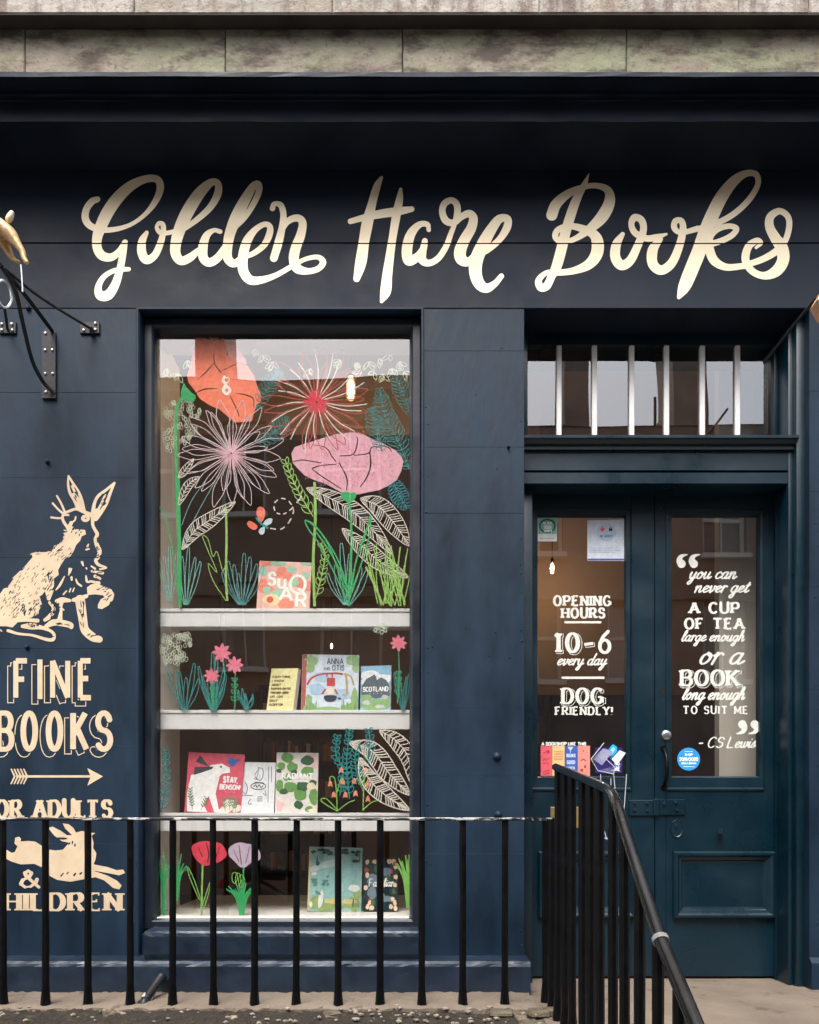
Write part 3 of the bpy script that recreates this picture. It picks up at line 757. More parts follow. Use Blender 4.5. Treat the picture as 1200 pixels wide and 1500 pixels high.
# G
gl([(128,186,13),(104,196,15),(80,230,15),(76,272,16),(100,304,15),(150,320,13),(215,316,11),(280,294,9),(340,250,10),(385,192,14),(405,135,16),(390,98,16),(340,97,17),(278,125,22),(222,175,26),(178,235,27),(146,300,26),(128,352,22),(128,400,20),(150,434,20),(190,440,17),(225,414,14),(250,374,12)],
   [(250,374,12),(240,430,15),(226,500,16),(206,562,19),(176,606,22),(142,608,21),(132,575,15),(152,532,12),(190,504,11),(230,494,11),(266,493,9)])
gl([(345,332,9),(325,370,17),(324,420,20),(345,452,19),(380,432,16),(405,380,15),(418,325,12),(415,296,11),(398,292,9),(390,312,9),(408,334,11),(445,332,10),(480,322,10)])
gl([(515,312,11),(570,272,13),(625,220,15),(657,162,17),(658,118,15),(628,112,17),(578,158,25),(532,228,28),(497,300,27),(475,370,24),(472,424,22),(496,456,19),(535,442,18),(572,410,12)])
gl([(668,328,10),(640,322,10),(608,346,16),(592,398,21),(595,445,20),(622,463,19),(658,442,18),(690,395,14)],
   [(722,318,12),(772,270,12),(812,210,13),(838,152,14),(836,120,14),(812,130,17),(772,198,24),(736,270,26),(710,340,23),(700,400,21),(702,446,20),(730,468,17),(765,440,12)])
gl([(770,442,10),(820,420,12),(862,385,14),(884,340,15),(886,306,13),(862,296,12),(822,320,14),(786,370,20),(768,440,22),(770,500,22),(800,540,20),(850,540,16),(912,520,12),(980,482,11)])
gl([(898,226,12),(905,206,10),(934,212,13),(946,255,14),(940,310,15),(926,370,18),(904,444,17)],
   [(930,335,12),(962,285,14),(1005,268,16),(1030,288,17),(1022,342,20),(1000,400,22),(992,450,22),(1008,490,21),(1055,502,14),(1100,490,13),(1120,462,14),(1098,440,11),(1052,446,10),(1010,464,10),(978,484,10)])
# H a r e
hl([(285,125,10),(257,180,22),(226,290,26),(200,400,34),(178,520,32),(160,640,34),(135,738,20)],
   [(402,195,10),(394,260,22),(376,350,26),(354,480,24),(336,600,26),(320,720,30),(310,815,32),(286,876,10)],
   [(98,390,17),(180,367,20),(280,345,26),(380,330,26),(468,316,17)])
hl([(572,442,13),(562,408,16),(512,412,20),(462,470,28),(440,560,32),(450,628,30),(500,608,26),(538,560,22),(548,508,17),(536,570,22),(532,622,26),(572,643,20),(630,613,19),(678,540,18),(704,470,16),(726,415,14)])
hl([(722,420,14),(744,350,20),(742,290,20),(710,262,19),(668,282,20),(654,330,20),(675,385,22),(722,398,20),(770,362,20),(815,343,23),(842,370,26),(830,430,30),(790,500,33),(762,570,36),(770,620,34),(812,635,26),(850,600,20)])
hl([(855,600,18),(930,560,20),(1000,500,20),(1045,430,24),(1050,376,22),(1000,376,26),(950,440,32),(900,530,38),(862,620,40),(855,700,38),(878,768,34),(922,795,28),(972,768,20),(1012,722,16)])
# B o o k s
bl([(280,68,2),(262,110,11),(226,180,18),(190,290,20),(170,370,21),(150,440,20),(132,475,16),(112,515,16),(88,520,16),(80,492,13),(112,462,10),(160,462,12),(220,454,14),(278,430,20),(310,390,24),(315,342,24),(298,308,19),(250,285,15),(200,276,12),(158,290,12),(146,318,12),(170,338,11),(222,328,11),(280,290,17),(332,240,24),(362,182,22),(358,136,16),(320,116,12),(268,118,11),(200,145,16),(150,188,21),(132,232,22)])
bl([(415,308,9),(390,350,18),(386,400,20),(410,432,20),(445,414,18),(475,355,16),(498,292,14),(490,252,14),(462,242,14),(450,270,12),(466,304,13),(510,325,13),(550,320,12),(590,308,5)])
bl([(566,328,10),(536,370,20),(535,425,20),(568,452,19),(610,425,18),(640,360,16),(656,292,14),(650,256,12),(626,256,12),(622,284,12),(650,302,10),(715,286,12)])
bl([(640,560,8),(664,512,25),(698,430,28),(722,370,28),(742,306,26),(770,240,27),(810,160,25),(860,96,20),(908,66,14),(948,70,12),(955,110,11),(920,170,12),(862,225,12),(796,262,12),(720,286,11)],
   [(745,352,14),(800,338,12),(850,314,12),(870,286,11),(838,276,11),(792,290,12),(762,322,15),(762,368,18),(782,415,18),(830,440,14),(900,435,12)])
bl([(890,436,11),(970,410,13),(1030,375,14),(1064,335,12),(1080,280,12),(1075,238,12),(1042,216,13),(1006,238,16),(1002,278,18),(1024,322,21),(1050,362,25),(1056,412,24),(1028,456,22),(980,474,15),(932,455,14),(906,410,16),(918,358,15),(952,334,12),(968,344,8),(948,362,6)])

# ------------------------------------------------------------------ painted sign on the wall left of the window
WSN = empty('painted_wall_sign', (PX(80), -.003, PZ(1060)), 'cream hare and lettering painted on the navy wall left of the window', 'painted sign')
WO = Vector(WSN.location); WY = -.0012
wmap = lambda x, y: Vector(P(x, y, WY))-WO
def wsign(name, f, label=None):
    o = link(name, f.mesh(wmap, name), CREAM, WSN)
    if label: o['label'] = label
# sitting hare, engraved look
Z = 5.4545
def zz(pts, oy=690): return [(p[0]/Z, oy+p[1]/Z, (p[2]/Z if len(p) > 2 else 0)) for p in pts]
f = Field(-16, 692, 172, 946, .5)
f.poly(zz([(255,655),(300,668),(420,640),(432,598),(520,565),(515,540),(540,480),(520,440),(548,425),(560,400),(590,400),(575,440),(610,465),(680,470),(688,505),(655,520),(640,560),(610,590),(590,640),(560,685),(520,700),(490,745),(465,790),(470,830),(430,860),(436,940),(400,1035),(378,1030),(360,960),(320,1010),(340,1080),(305,1145),(250,1170),(200,1185),(150,1200),(100,1250),(50,1240),(-40,1240),(-80,1100),(-20,1010),(30,940),(60,930),(110,860),(100,855),(200,760),(240,715),(215,740),(260,690)]))
f.poly(zz([(695,930),(730,905),(770,895),(830,922),(890,945),(915,985),(903,1030),(865,1075),(815,1104),(783,1096),(782,1070),(805,1025),(838,1008),(822,992),(760,985),(700,992)]))
# ragged fur tips
for k in range(60):
    t = random.random(); p = catmull(zz([(260,660),(420,640),(520,560),(530,460)]), 12)[int(t*35)]
    f.cap(p[:2], (p[0]-3-random.random()*2, p[1]+random.uniform(-2,1.5)), .9, .2)
for st in ([(510,335,10),(500,380,11),(525,430,12),(548,450,12)], [(515,335,10),(560,318,11),(610,303,11),(660,322,13),(715,345,16),(760,372,18)],
           [(520,350,9),(548,352,8)], [(606,365,6),(600,390,7),(585,405,6)], [(742,375,16),(742,430,12),(760,470,13),(778,505,14),(762,545,13),(775,590,17),(795,640,18),(785,690,14),(765,715,13),(790,750,12),(850,772,7),(800,785,8)],
           [(455,198,7),(490,260,8),(520,330,9)], [(422,258,8),(470,310,8),(512,345,9)], [(410,370,8),(450,376,8),(500,376,8)],
           [(548,38,7),(545,100,9),(558,170,11),(595,235,12),(625,300,15)], [(548,38,7),(585,100,10),(630,170,11),(655,240,13),(670,320,16)],
           [(590,190,16),(630,240,18),(645,290,20)], [(575,120,8),(595,160,10)],
           [(915,95,9),(850,150,11),(785,200,12),(755,260,13),(742,345,18)], [(915,95,9),(880,180,12),(850,260,14),(800,340,16),(765,380,20)], [(780,320,22),(750,350,26)],
           [(840,190,8),(820,240,9),(790,300,9)],
           [(700,600,9),(708,585,5)], [(690,628,8),(712,622,7)], [(656,728,10),(666,755,6)], [(690,775,7),(695,785,4)], [(556,780,8),(550,830,5)], [(572,780,6),(562,815,4)], [(572,850,10),(574,870,8)],
           [(516,842,5),(480,910,10),(448,950,5)], [(608,865,6),(620,895,8),(650,918,8)], [(688,838,6),(695,880,10),(716,890,5)], [(532,958,5),(508,985,7)], [(566,938,5),(556,965,6)], [(594,935,5),(582,962,6)],
           [(730,760,6),(760,780,9)], [(735,800,9),(820,815,12)], [(760,840,13),(800,860,10)], [(720,880,8),(790,895,14)],
                      [(640,1030,40),(650,1100,38),(665,1200,34),(680,1270,34),(740,1325,34),(795,1345,26)],
           [(455,1040,16),(500,1030,22),(560,1035,12)], [(590,1030,16),(690,1000,16)], [(500,1030,14),(485,1090,14),(510,1110,6)], [(490,1110,10),(480,1180,20)],
           [(395,1050,10),(430,1100,14),(400,1160,18),(360,1190,14)],
           [(370,1240,16),(430,1210,26),(500,1215,26),(560,1230,24),(570,1245,18)],
           [(65,1275,12),(150,1300,10),(260,1312,10),(370,1345,13),(425,1345,14),(432,1305,12),(400,1275,12),(330,1250,16),(250,1240,26),(180,1240,14)],
           [(-10,1190,30),(50,1215,24)], [(110,1200,12),(200,1190,14),(300,1195,16)], [(5,1270,6),(14,1280,5)]):
    f.stroke(zz(st), n=4)
g = Field(f.x0, f.y0, 172, 946, .5)
f.F = np.minimum(f.F, np.abs(np.hypot((np.meshgrid(f.X,f.Y)[0]-684/Z)/1.2, np.meshgrid(f.X,f.Y)[1]-(690+378/Z))-3.2)-2.2)
cuts = []
def streaks(cx, cy, rx, ry, n, ang, ln=26, w=3.4):
    for k in range(n):
        a = random.uniform(0, 6.28); r = math.sqrt(random.random())
        x, y = cx+rx*r*math.cos(a), cy+ry*r*math.sin(a); l = ln*random.uniform(.5, 1.3); q = math.radians(ang+random.uniform(-18, 18))
        cuts.append(zz([(x,y,w*.5),(x+l*.5*math.cos(q),y-l*.5*math.sin(q),w),(x+l*math.cos(q),y-l*math.sin(q),w*.4)]))
streaks(230,900,190,170,95,45,30,2.7); streaks(90,1080,90,110,50,50,30,2.7); streaks(480,660,100,60,34,40,30,2.7); streaks(600,500,50,35,9,60,22,5); streaks(400,900,40,90,12,70,40,5); streaks(250,1120,90,60,26,65,34,5)
streaks(660,1150,18,120,16,100,40,4); streaks(740,1320,50,16,10,20,26,4); streaks(480,1225,70,12,8,0,30,3.4); streaks(610,210,14,60,9,110,30,3.4); streaks(820,250,26,60,10,60,34,4)
streaks(390,1310,35,22,8,-20,26,4); streaks(780,640,20,110,18,30,20,4); streaks(770,850,50,70,16,30,26,4); streaks(800,950,60,24,9,20,26,3.6); streaks(850,1030,40,50,10,50,26,3.4); streaks(430,1130,40,90,18,60,30,5); streaks(280,1235,80,16,14,50,20,4)
f.cut(cuts, False)
wsign('sitting_hare', f)

def shadow_line(name, segs, dx, dy, t=1.5, gap=1.5, cell=.5):
    a = field_of(segs, cell, 12); f2 = Field(a.x0, a.y0, a.X[-1], a.Y[-1], cell)
    for s_ in segs:
        f2.cap((s_[0][0]+dx, s_[0][1]+dy), (s_[1][0]+dx, s_[1][1]+dy), s_[2]+.8, s_[3]+.8, s_[4])
    sh = min(a.F.shape[0], f2.F.shape[0]); sw = min(a.F.shape[1], f2.F.shape[1])
    A, Bf = a.F[:sh,:sw], f2.F[:sh,:sw]
    ring = np.maximum(np.abs(Bf+.1)-t/2, gap-A)
    F = np.minimum(A, ring)
    a.F = F; a.ny, a.nx = F.shape; a.X = a.X[:sw]; a.Y = a.Y[:sh]
    return a
wsign('block_lettering', shadow_line('fine', text_strokes('F', 19.6, 43.4, 1022, 54, 7.4, 8, 'sans')+[((58.7,966),(58.7,1024),3.7,3.7,True)]+text_strokes('N', 73.5, 103, 1022, 54, 7.4, 7.4, 'sans')+text_strokes('E', 114, 137, 1022, 54, 7.4, 8, 'sans'), -7.5, 7.5, 1.3))
wsign('block_lettering', shadow_line('books', text_strokes('B', -6, 21.5, 1097.5, 53, 8.4, 7.4, 'sans')+text_strokes('O', 30, 56, 1097.5, 53, 8.4, 7.4, 'sans')+text_strokes('O', 67, 93, 1097.5, 53, 8.4, 7.4, 'sans')+text_strokes('K', 103, 131, 1097.5, 53, 8.4, 8, 'sans')+text_strokes('S', 138.5, 166, 1097.5, 53, 8.4, 8, 'sans'), -7.5, 7, 1.3))
f = Field(14, 1122, 156, 1152, .45)
f.cap((24,1137.3),(134,1137.3),1.7,1.7,True); f.poly([(151,1137.3),(128,1125),(133,1137.3),(128,1151)])
for k in range(5):
    x = 40-4.6*k; 
    for sgn in (-1, 1): f.cap((x,1137.3),(x-5,1137.3+sgn*10.5),1.3,1.0)
wsign('arrow', f)
wsign('serif_lettering', field_of(text_strokes('FOR ADULTS', -26, 166, 1197, 24.5, 7.0, 2.3, 'didone', gap=.36), .45))
wsign('serif_lettering', field_of(text_strokes('&', 27, 60, 1299.5, 24, 6, 2.6, 'didone'), .45))
wsign('serif_lettering', field_of(text_strokes('CHILDREN', -24, 180, 1333.5, 25, 8.8, 2.3, 'didone', gap=.36), .45))
z7 = 3.5714
f = Field(-10, 1200, 190, 1310, .5)
f.poly([(x/z7, 940+y/z7) for x, y in [(-30,1080),(35,1088),(62,1105),(78,1100),(92,1070),(76,1056),(80,1025),(100,1020),(110,1030),(108,1045),(150,1042),(185,1046),(215,1065),(240,1085),(290,1092),(330,1088),(362,1052),(325,1044),(285,1015),(253,975),(275,967),(320,990),(350,1012),(378,1012),(342,978),(328,950),(360,955),(385,975),(398,998),(430,990),(465,1000),(500,1000),(480,1016),(490,1050),(488,1080),(505,1106),(500,1140),(490,1165),(560,1178),(610,1195),(645,1192),(655,1210),(625,1222),(540,1206),(482,1196),(560,1222),(612,1250),(637,1275),(625,1296),(592,1288),(545,1248),(500,1232),(440,1242),(400,1250),(370,1256),(300,1246),(262,1226),(220,1180),(180,1162),(110,1165),(60,1150),(30,1134),(-30,1120)]])
f.cut([[(p[0]/z7, 940+p[1]/z7, p[2]/z7) for p in s_] for s_ in ([(300,1028,4),(330,1030,6),(350,1030,3)], [(360,1062,3),(366,1052,3)], [(378,1058,3),(380,1046,4)], [(392,1068,4),(393,1060,4)], [(320,1225,4),(332,1212,3)], [(350,1215,3),(358,1206,3)], [(388,1222,5),(396,1212,4)], [(420,1215,5),(428,1208,4)])])
wsign('leaping_hare', f)

# ------------------------------------------------------------------ projecting sign bracket with gilded hare
HB = empty('sign_bracket', P(0, 392, -.5), 'black wrought iron bracket with bolted wall plates at the upper left', 'bracket')
HO = Vector(HB.location)
def rel(p): return tuple(Vector(p)-HO)
def plate(px0, py0, px1, py1, bolts, round_top=False):
    bm = bmesh.new()
    x0, x1, z0, z1 = PX(px0), PX(px1), PZ(py1), PZ(py0)
    if round_top:
        r = (x1-x0)/2; cx = (x0+x1)/2; out = [(x0, z0), (x1, z0)]+[(cx+r*math.cos(a), z1-r*.7+r*.7*math.sin(a)) for a in [i*math.pi/8 for i in range(9)]]
        fr_ = [bm.verts.new(rel((x, -.011, z))) for x, z in out]; bk = [bm.verts.new(rel((x, .0, z))) for x, z in out]
        bm.faces.new(fr_); bm.faces.new(bk[::-1]); n = len(out)
        for i in range(n): bm.faces.new((fr_[i], bk[i], bk[(i+1)%n], fr_[(i+1)%n]))
    else: 
        a, b = rel((x0, -.010, z0)), rel((x1, .0, z1)); add_box(bm, a[0], b[0], a[1], b[1], a[2], b[2], .002)
    o = link('wall_plate', bm_mesh(bm, 'wall_plate'), IRON, HB)
    for bx, by in bolts:
        l = link('bolt', lathe_mesh([(0,-.006),(.0045,-.005),(.0065,-.001),(.0065,.001)], 10, 'bolt', 'y'), STEEL, o, rel(P(bx, by, -.011)))
plate(118, 473, 147, 490, [(123,484),(140,474),(140,483)])
plate(0, 473, 25, 490, [(3,475),(17.5,475),(3,483.5),(18.5,484)])
plate(63, 483, 83, 585, [(67,488.5),(66.5,513),(77,513),(66.8,547.5),(77.5,547.5),(67.5,574.5),(78,574.5)], True)
hub = P(1, 389, -.5)
def rod(pts, r, name='rod'): 
    return link(name, tube_mesh([([rel(p) for p in catmull(pts, 6)], r)], 8, name=name), IRON, HB)
rod([hub, P(60,436,-.28), P(134,482,-.012)], .0055); rod([P(134,482,-.03), P(134,483,-.012), P(134,489,-.008)], .009)
rod([hub, P(40,436,-.25), P(76,484,-.012)], .0085)
rod([P(4,392,-.5), P(22,424,-.42), P(35,480,-.28), P(48,530,-.14), P(64,560,-.05), P(78,574,-.012)], .0085)
rod([P(6,448,-.3), P(9,466,-.12), P(11,482,-.012)], .006)
rod([P(-60,300,-.8), P(-30,345,-.65), hub], .0085); rod([P(-140,392,-1.1), P(-60,390,-.8), hub], .009)
# shackle ring
ring = [Vector(rel(P(6,431,-.35)))+Vector((.026*math.cos(a)*.8, .02*math.cos(a), .052*math.sin(a))) for a in [i*math.pi/12 for i in range(25)]]
link('shackle', tube_mesh([(ring, .006)], 8, name='shackle'), STEEL, HB)

def skin_body(name, verts, edges, radii, m, sub=2, root=0):
    me = bpy.data.meshes.new(name+'_cage'); me.from_pydata(verts, edges, [])
    o = bpy.data.objects.new(name, me); COL.objects.link(o)
    md = o.modifiers.new('skin', 'SKIN'); ms = o.modifiers.new('sub', 'SUBSURF'); ms.levels = sub; ms.render_levels = sub
    for i, r in enumerate(radii): me.skin_vertices[0].data[i].radius = (r, r) if not isinstance(r, tuple) else r
    me.skin_vertices[0].data[root].use_root = True
    bpy.context.view_layer.update()
    dg = bpy.context.evaluated_depsgraph_get()
    nm = bpy.data.meshes.new_from_object(o.evaluated_get(dg))
    bpy.data.objects.remove(o); bpy.data.meshes.remove(me)
    nm.polygons.foreach_set('use_smooth', [True]*len(nm.polygons)); nm.name = name
    return nm
HG = mat('gilded_sculpture', (.62,.40,.20), .42, metal=.35, var=.25, vscale=30, bump=.3, bscale=60)
hy = -.52; h0 = P(-60, 330, hy)
HA = empty('hare_sculpture', P(33, 400, hy), 'gilded leaping hare figure mounted on the bracket, its hind legs in view', 'sculpture')
def hr(px, py, dy=0): return tuple(Vector(P(px, py, hy+dy))-Vector(HA.location))
V = [hr(6,325), hr(-30,325), hr(-65,322), hr(-90,305), hr(-108,285), hr(-130,286),      # rump .. back .. shoulder .. neck .. head .. nose
     hr(13,340,-.02), hr(24,356,-.02), hr(33,368,-.02), hr(36,380,-.02), hr(41,387,-.02), # near hind leg
     hr(4,352,.03), hr(13,370,.03), hr(21,382,.03), hr(29,385,.03),                         # far hind leg
     hr(-75,345,-.02), hr(-100,360,-.02), hr(-125,352,-.02), hr(-75,345,.03), hr(-95,368,.03), hr(-115,368,.03),
     hr(-98,262,-.015), hr(-84,238,-.02), hr(-94,262,.02), hr(-76,244,.03)]
E = [(0,1),(1,2),(2,3),(3,4),(4,5),(0,6),(6,7),(7,8),(8,9),(9,10),(0,11),(11,12),(12,13),(13,14),(2,15),(15,16),(16,17),(2,18),(18,19),(19,20),(4,21),(21,22),(4,23),(23,24)]
R = [.050,.058,.052,.035,.034,.014, .030,.018,.012,.0105,.0085, .026,.016,.0105,.0085, .022,.011,.008,.022,.011,.008, .010,.005,.010,.005]
link('body', skin_body('body', V, E, R, HG), HG, HA)
tm = skin_body('tail', [hr(10,326), hr(15,318), hr(19,309)], [(0,1),(1,2)], [.012,.014,.007], HG)
link('tail', tm, mat('pale_gilding', (.75,.62,.42), .5, metal=.2), HA)
tube('mounting_pin', [hr(31,388), hr(32,402), hr(33.5,428)], .0035, STEEL, HA, 8)
bm = bmesh.new()
c0 = P(1193, 443, -.55)
GP = empty('gilded_sign_corner', tuple(P(1216, 446, -.55)), 'pointed gilded corner of a hanging sign at the right edge', 'hanging sign')
pts = [(-.060,0),(-.03,.052),(.03,.052),(.06,0),(.03,-.052),(-.03,-.052)]
fr_ = [bm.verts.new((x, -.03, z)) for x, z in pts]; bk = [bm.verts.new((x, .03, z)) for x, z in pts]
tip = bm.verts.new((0, -.045, 0))
for i in range(6): bm.faces.new((fr_[i], bk[i], bk[(i+1)%6], fr_[(i+1)%6])); bm.faces.new((tip, fr_[(i+1)%6], fr_[i]))
bm.faces.new(bk)
link('panel', bm_mesh(bm, 'panel'), mat('copper_gilding', (.75,.42,.24), .4, metal=.5, var=.15, vscale=10), GP)
tube('hanger', [(0, 0, .05), (0, 0.1, .09), (0, .55, .1)], .006, IRON, GP, 8)

# ------------------------------------------------------------------ railings
RY = -.36
FRN = empty('window_railing', (-.9, RY, ZC-.74), 'low black iron railing with a flat worn top rail running across under the window', 'railing')
def fl(p): return tuple(Vector(p)-Vector(FRN.location))
RAILM = mat('worn_rail_paint', (.01,.01,.011), .38, var=.3, vscale=20, bump=.5, bscale=70, wear=((.42,.41,.39), .52, 40), stretch=(.3,1,1))
bm = bmesh.new(); a = fl((-3.2, RY-.019, ZC-.0135)); b = fl((PX(768,RY), RY+.019, ZC-.0015)); add_box(bm, a[0], b[0], a[1], b[1], a[2], b[2], .003)
for v in bm.verts: v.co.z += .0
link('top_rail', bm_mesh(bm, 'top_rail'), RAILM, FRN)
bm = bmesh.new()
p0, p1 = Vector(fl((PX(768,RY), RY, ZC-.0075))), Vector(fl((PX(806,-.20), -.20, ZC-.0075)))
d = (p1-p0).normalized(); n = d.cross(Vector((0,0,1)))
q = [bm.verts.new(p0+n*s+Vector((0,0,t))) for s, t in ((-.019,-.006),(.019,-.006),(.019,.006),(-.019,.006))]; q2 = [bm.verts.new(p1+n*s+Vector((0,0,t))) for s, t in ((-.019,-.006),(.019,-.006),(.019,.006),(-.019,.006))]
for i in range(4): bm.faces.new((q[i], q[(i+1)%4], q2[(i+1)%4], q2[i]))
bm.faces.new(q[::-1]); bm.faces.new(q2)
link('top_rail', bm_mesh(bm, 'top_rail'), RAILM, FRN)
def bar_mesh(h, w=.0125, name='bar'):
    bm = bmesh.new(); n = 9; rings = []
    for i in range(n+1):
        z = h*i/n; k = 1+.5*max(0, 1-z/.06)*1+random.uniform(-.03, .03)
        rings.append([bm.verts.new((w*k*math.cos(a+math.pi/8)*1.08, w*k*math.sin(a+math.pi/8)*1.08, z)) for a in [j*math.pi/4 for j in range(8)]])
    for r, s_ in zip(rings, rings[1:]):
        for j in range(8): bm.faces.new((r[j], r[(j+1)%8], s_[(j+1)%8], s_[j]))
    bm.faces.new(rings[0][::-1]); bm.faces.new(rings[-1])
    return bm_mesh(bm, name, True)
bmsh = bar_mesh(.728+.006); bmsh.materials.append(BLACK)
barpx = [5, 67, 129, 191, 253, 313, 373, 434, 495.5, 557, 618, 678, 739.5]
xsb = [PX(v, RY) for v in barpx]+[PX(5,RY)-.165*k for k in range(1, 9)]
for x in xsb:
    o = link('bar', bmsh, None, FRN, fl((x, RY, ZC-.742))); o.rotation_euler = (random.uniform(-.004,.004), random.uniform(-.003,.003), random.uniform(0,3))
# stair railing, running from the wall out and down towards the street
SX = .55
SRL = empty('stair_railing', (SX, -.9, GZ), 'black iron stair railing with chipped round handrail sloping down beside the door steps', 'railing')
def sl(p): return tuple(Vector(p)-Vector(SRL.location))
HRM = mat('chipped_handrail_paint', (.003,.003,.0035), .2, coat=.7, var=.12, vscale=12, bump=.12, bscale=26, wear=((.32,.29,.25), .70, 55))
def hz(y):
    d = DIST+y
    pts = [(2.98,.186),(2.175,.073),(1.744,-.27),(1.528,-.400),(1.2,-.62)]
    if d > pts[0][0]: return .186
    for (a, za), (b, zb_) in zip(pts, pts[1:]):
        if d >= b: return za+(zb_-za)*(a-d)/(a-b)
    return -.62
rp = []
for d, z in [(2.995,.188),(2.8,.161),(2.5,.119),(2.3,.091),(2.21,.077),(2.16,.062),(2.1,.025),(2.05,-.02)]: rp.append(sl((SX, d-DIST, ZC+z)))
link('handrail', tube_mesh([(rp, .0145)], 14, name='handrail'), HRM, SRL)
rp2 = [sl((SX, d-DIST, ZC+z)) for d, z in [(2.05,-.02),(1.9,-.145),(1.744,-.27),(1.62,-.344),(1.528,-.400),(1.3,-.54),(1.15,-.63)]]
link('handrail', tube_mesh([(rp2, [.0148,.0155,.0158,.016,.016,.016,.016])], 14, name='handrail'), HRM, SRL)
cpn = Vector(rp2[2]); dr = (Vector(rp2[3])-Vector(rp2[1])).normalized()
link('rail_joint', tube_mesh([([cpn-dr*.008, cpn+dr*.005], .0185)], 14, name='rail_joint'), mat('grey_joint',(.2,.2,.2),.4,var=.3,vscale=40), SRL)
sb = [(799,3.25),(808.5,3.08),(817.5,2.96),(828,2.83),(838.5,2.70),(853.5,2.53),(865.5,2.42),(879,2.30),(898,2.155),(915,2.04),(937,1.905),(964,1.763),(995,1.625),(1035,1.47)]
for px, d in sb:
    y = d-DIST; top = hz(y)-.006 if d < 3.0 else -.008
    gz = GZ if y > -1.25 else (GZ-.2 if y > -1.55 else GZ-.4)
    if y < -1.85: gz = 0.0
    h = ZC+top-gz
    x = (px-600)*d/FOC
    m = bar_mesh(h, .0125); m.materials.append(BLACK)
    link('bar', m, None, SRL, sl((x, y, gz)))
# bent black vent pipe coming out of the plinth
VP = empty('vent_pipe', P(240, 1430, -.14), 'bent black pipe with a white tape band coming out of the plinth', 'pipe')
def vl(p): return tuple(Vector(p)-Vector(VP.location))
tube('pipe', [vl(p) for p in catmull([P(237,1432,-.13), P(236,1431,-.19), P(232,1437,-.22), P(222,1452,-.27), P(208,1474,-.34), P(205,1483,-.37), P(205,1492,-.40)], 6)], .0185, mat('black_plastic', (.012,.013,.015), .3, var=.2, bump=.2, bscale=60), VP, 12)
a, b = P(217.5,1459,-.288), P(213,1465,-.308)
tube('tape_band', [vl(a), vl(b)], .0205, mat('white_tape', (.7,.7,.68), .5), VP, 12)
tube('collar', [vl(P(238,1428,-.13)), vl(P(238,1429,-.165))], .03, NAVY, VP, 14)
tube('pipe_coupling', [vl(P(210,1470,-.325)), vl(P(206,1481,-.365))], .0225, MATS['black_plastic'], VP, 12)

# ------------------------------------------------------------------ window display: bed, shelves, cream side panels
BZ = ZC-.4455
dsp = empty('window_display_case', (PX(415,.2), .2, BZ), 'cream lined display bed with painted side panels behind the big window', 'display case')
def dl(p): return tuple(Vector(p)-Vector(dsp.location))
def dpart(name, x0, x1, y0, y1, z0, z1, m, bev=.002):
    a, b = dl((x0,y0,z0)), dl((x1,y1,z1))
    bm = bmesh.new(); add_box(bm, a[0], b[0], a[1], b[1], a[2], b[2], bev)
    return link(name, bm_mesh(bm, name), m, dsp)
SY0, SY1 = .14, .47
dpart('display_bed', -1.16, .055, .111, 1.05, BZ-.03, BZ, CREAMW)
dpart('side_panel', -1.19, -1.150, .111, SY1+.02, BZ, PZ(480,.1)+.03, CREAMW)
dpart('side_panel', .028, .06, .111, SY1+.02, BZ, PZ(480,.1)+.03, CREAMW)
dpart('top_panel', -1.149, .027, .111, .30, PZ(487,.1)-.0+.012, PZ(480,.1)+.03, CREAMW)
def shelf(top, bot, lbl):
    e = empty('display_shelf', (PX(415,.14), SY0, ZC+top), lbl, 'shelf', 'white shelves across the display window')
    def part(name, y0, y1, z0, z1):
        bm = bmesh.new(); add_box(bm, -1.149-e.location.x, .027-e.location.x, y0-e.location.y, y1-e.location.y, ZC+z0-e.location.z, ZC+z1-e.location.z, .0018)
        link(name, bm_mesh(bm, name), WHITE, e)
    part('board', SY0, SY1, top-.018, top); part('front_edge', SY0-.012, SY0-.0003, bot, top-.0145); part('nosing', SY0-.017, SY0-.0006, top-.014, top+.001)
shelf((1197-893)*3.64/FOC, (1197-918)*3.63/FOC, 'white display shelf with one coral cookbook standing on it')
shelf((1197-1041)*3.64/FOC, (1197-1068.5)*3.63/FOC, 'white display shelf carrying three books of yellow, blue and green')
shelf((1197-1191)*3.64/FOC, (1197-1217.5)*3.63/FOC, 'white display shelf just behind the railing top, with three children and cookery books')
SHZ = [ZC+(1197-893)*3.64/FOC+.0005, ZC+(1197-1041)*3.64/FOC+.0005, ZC+(1197-1191)*3.64/FOC+.0005, BZ+.0005]

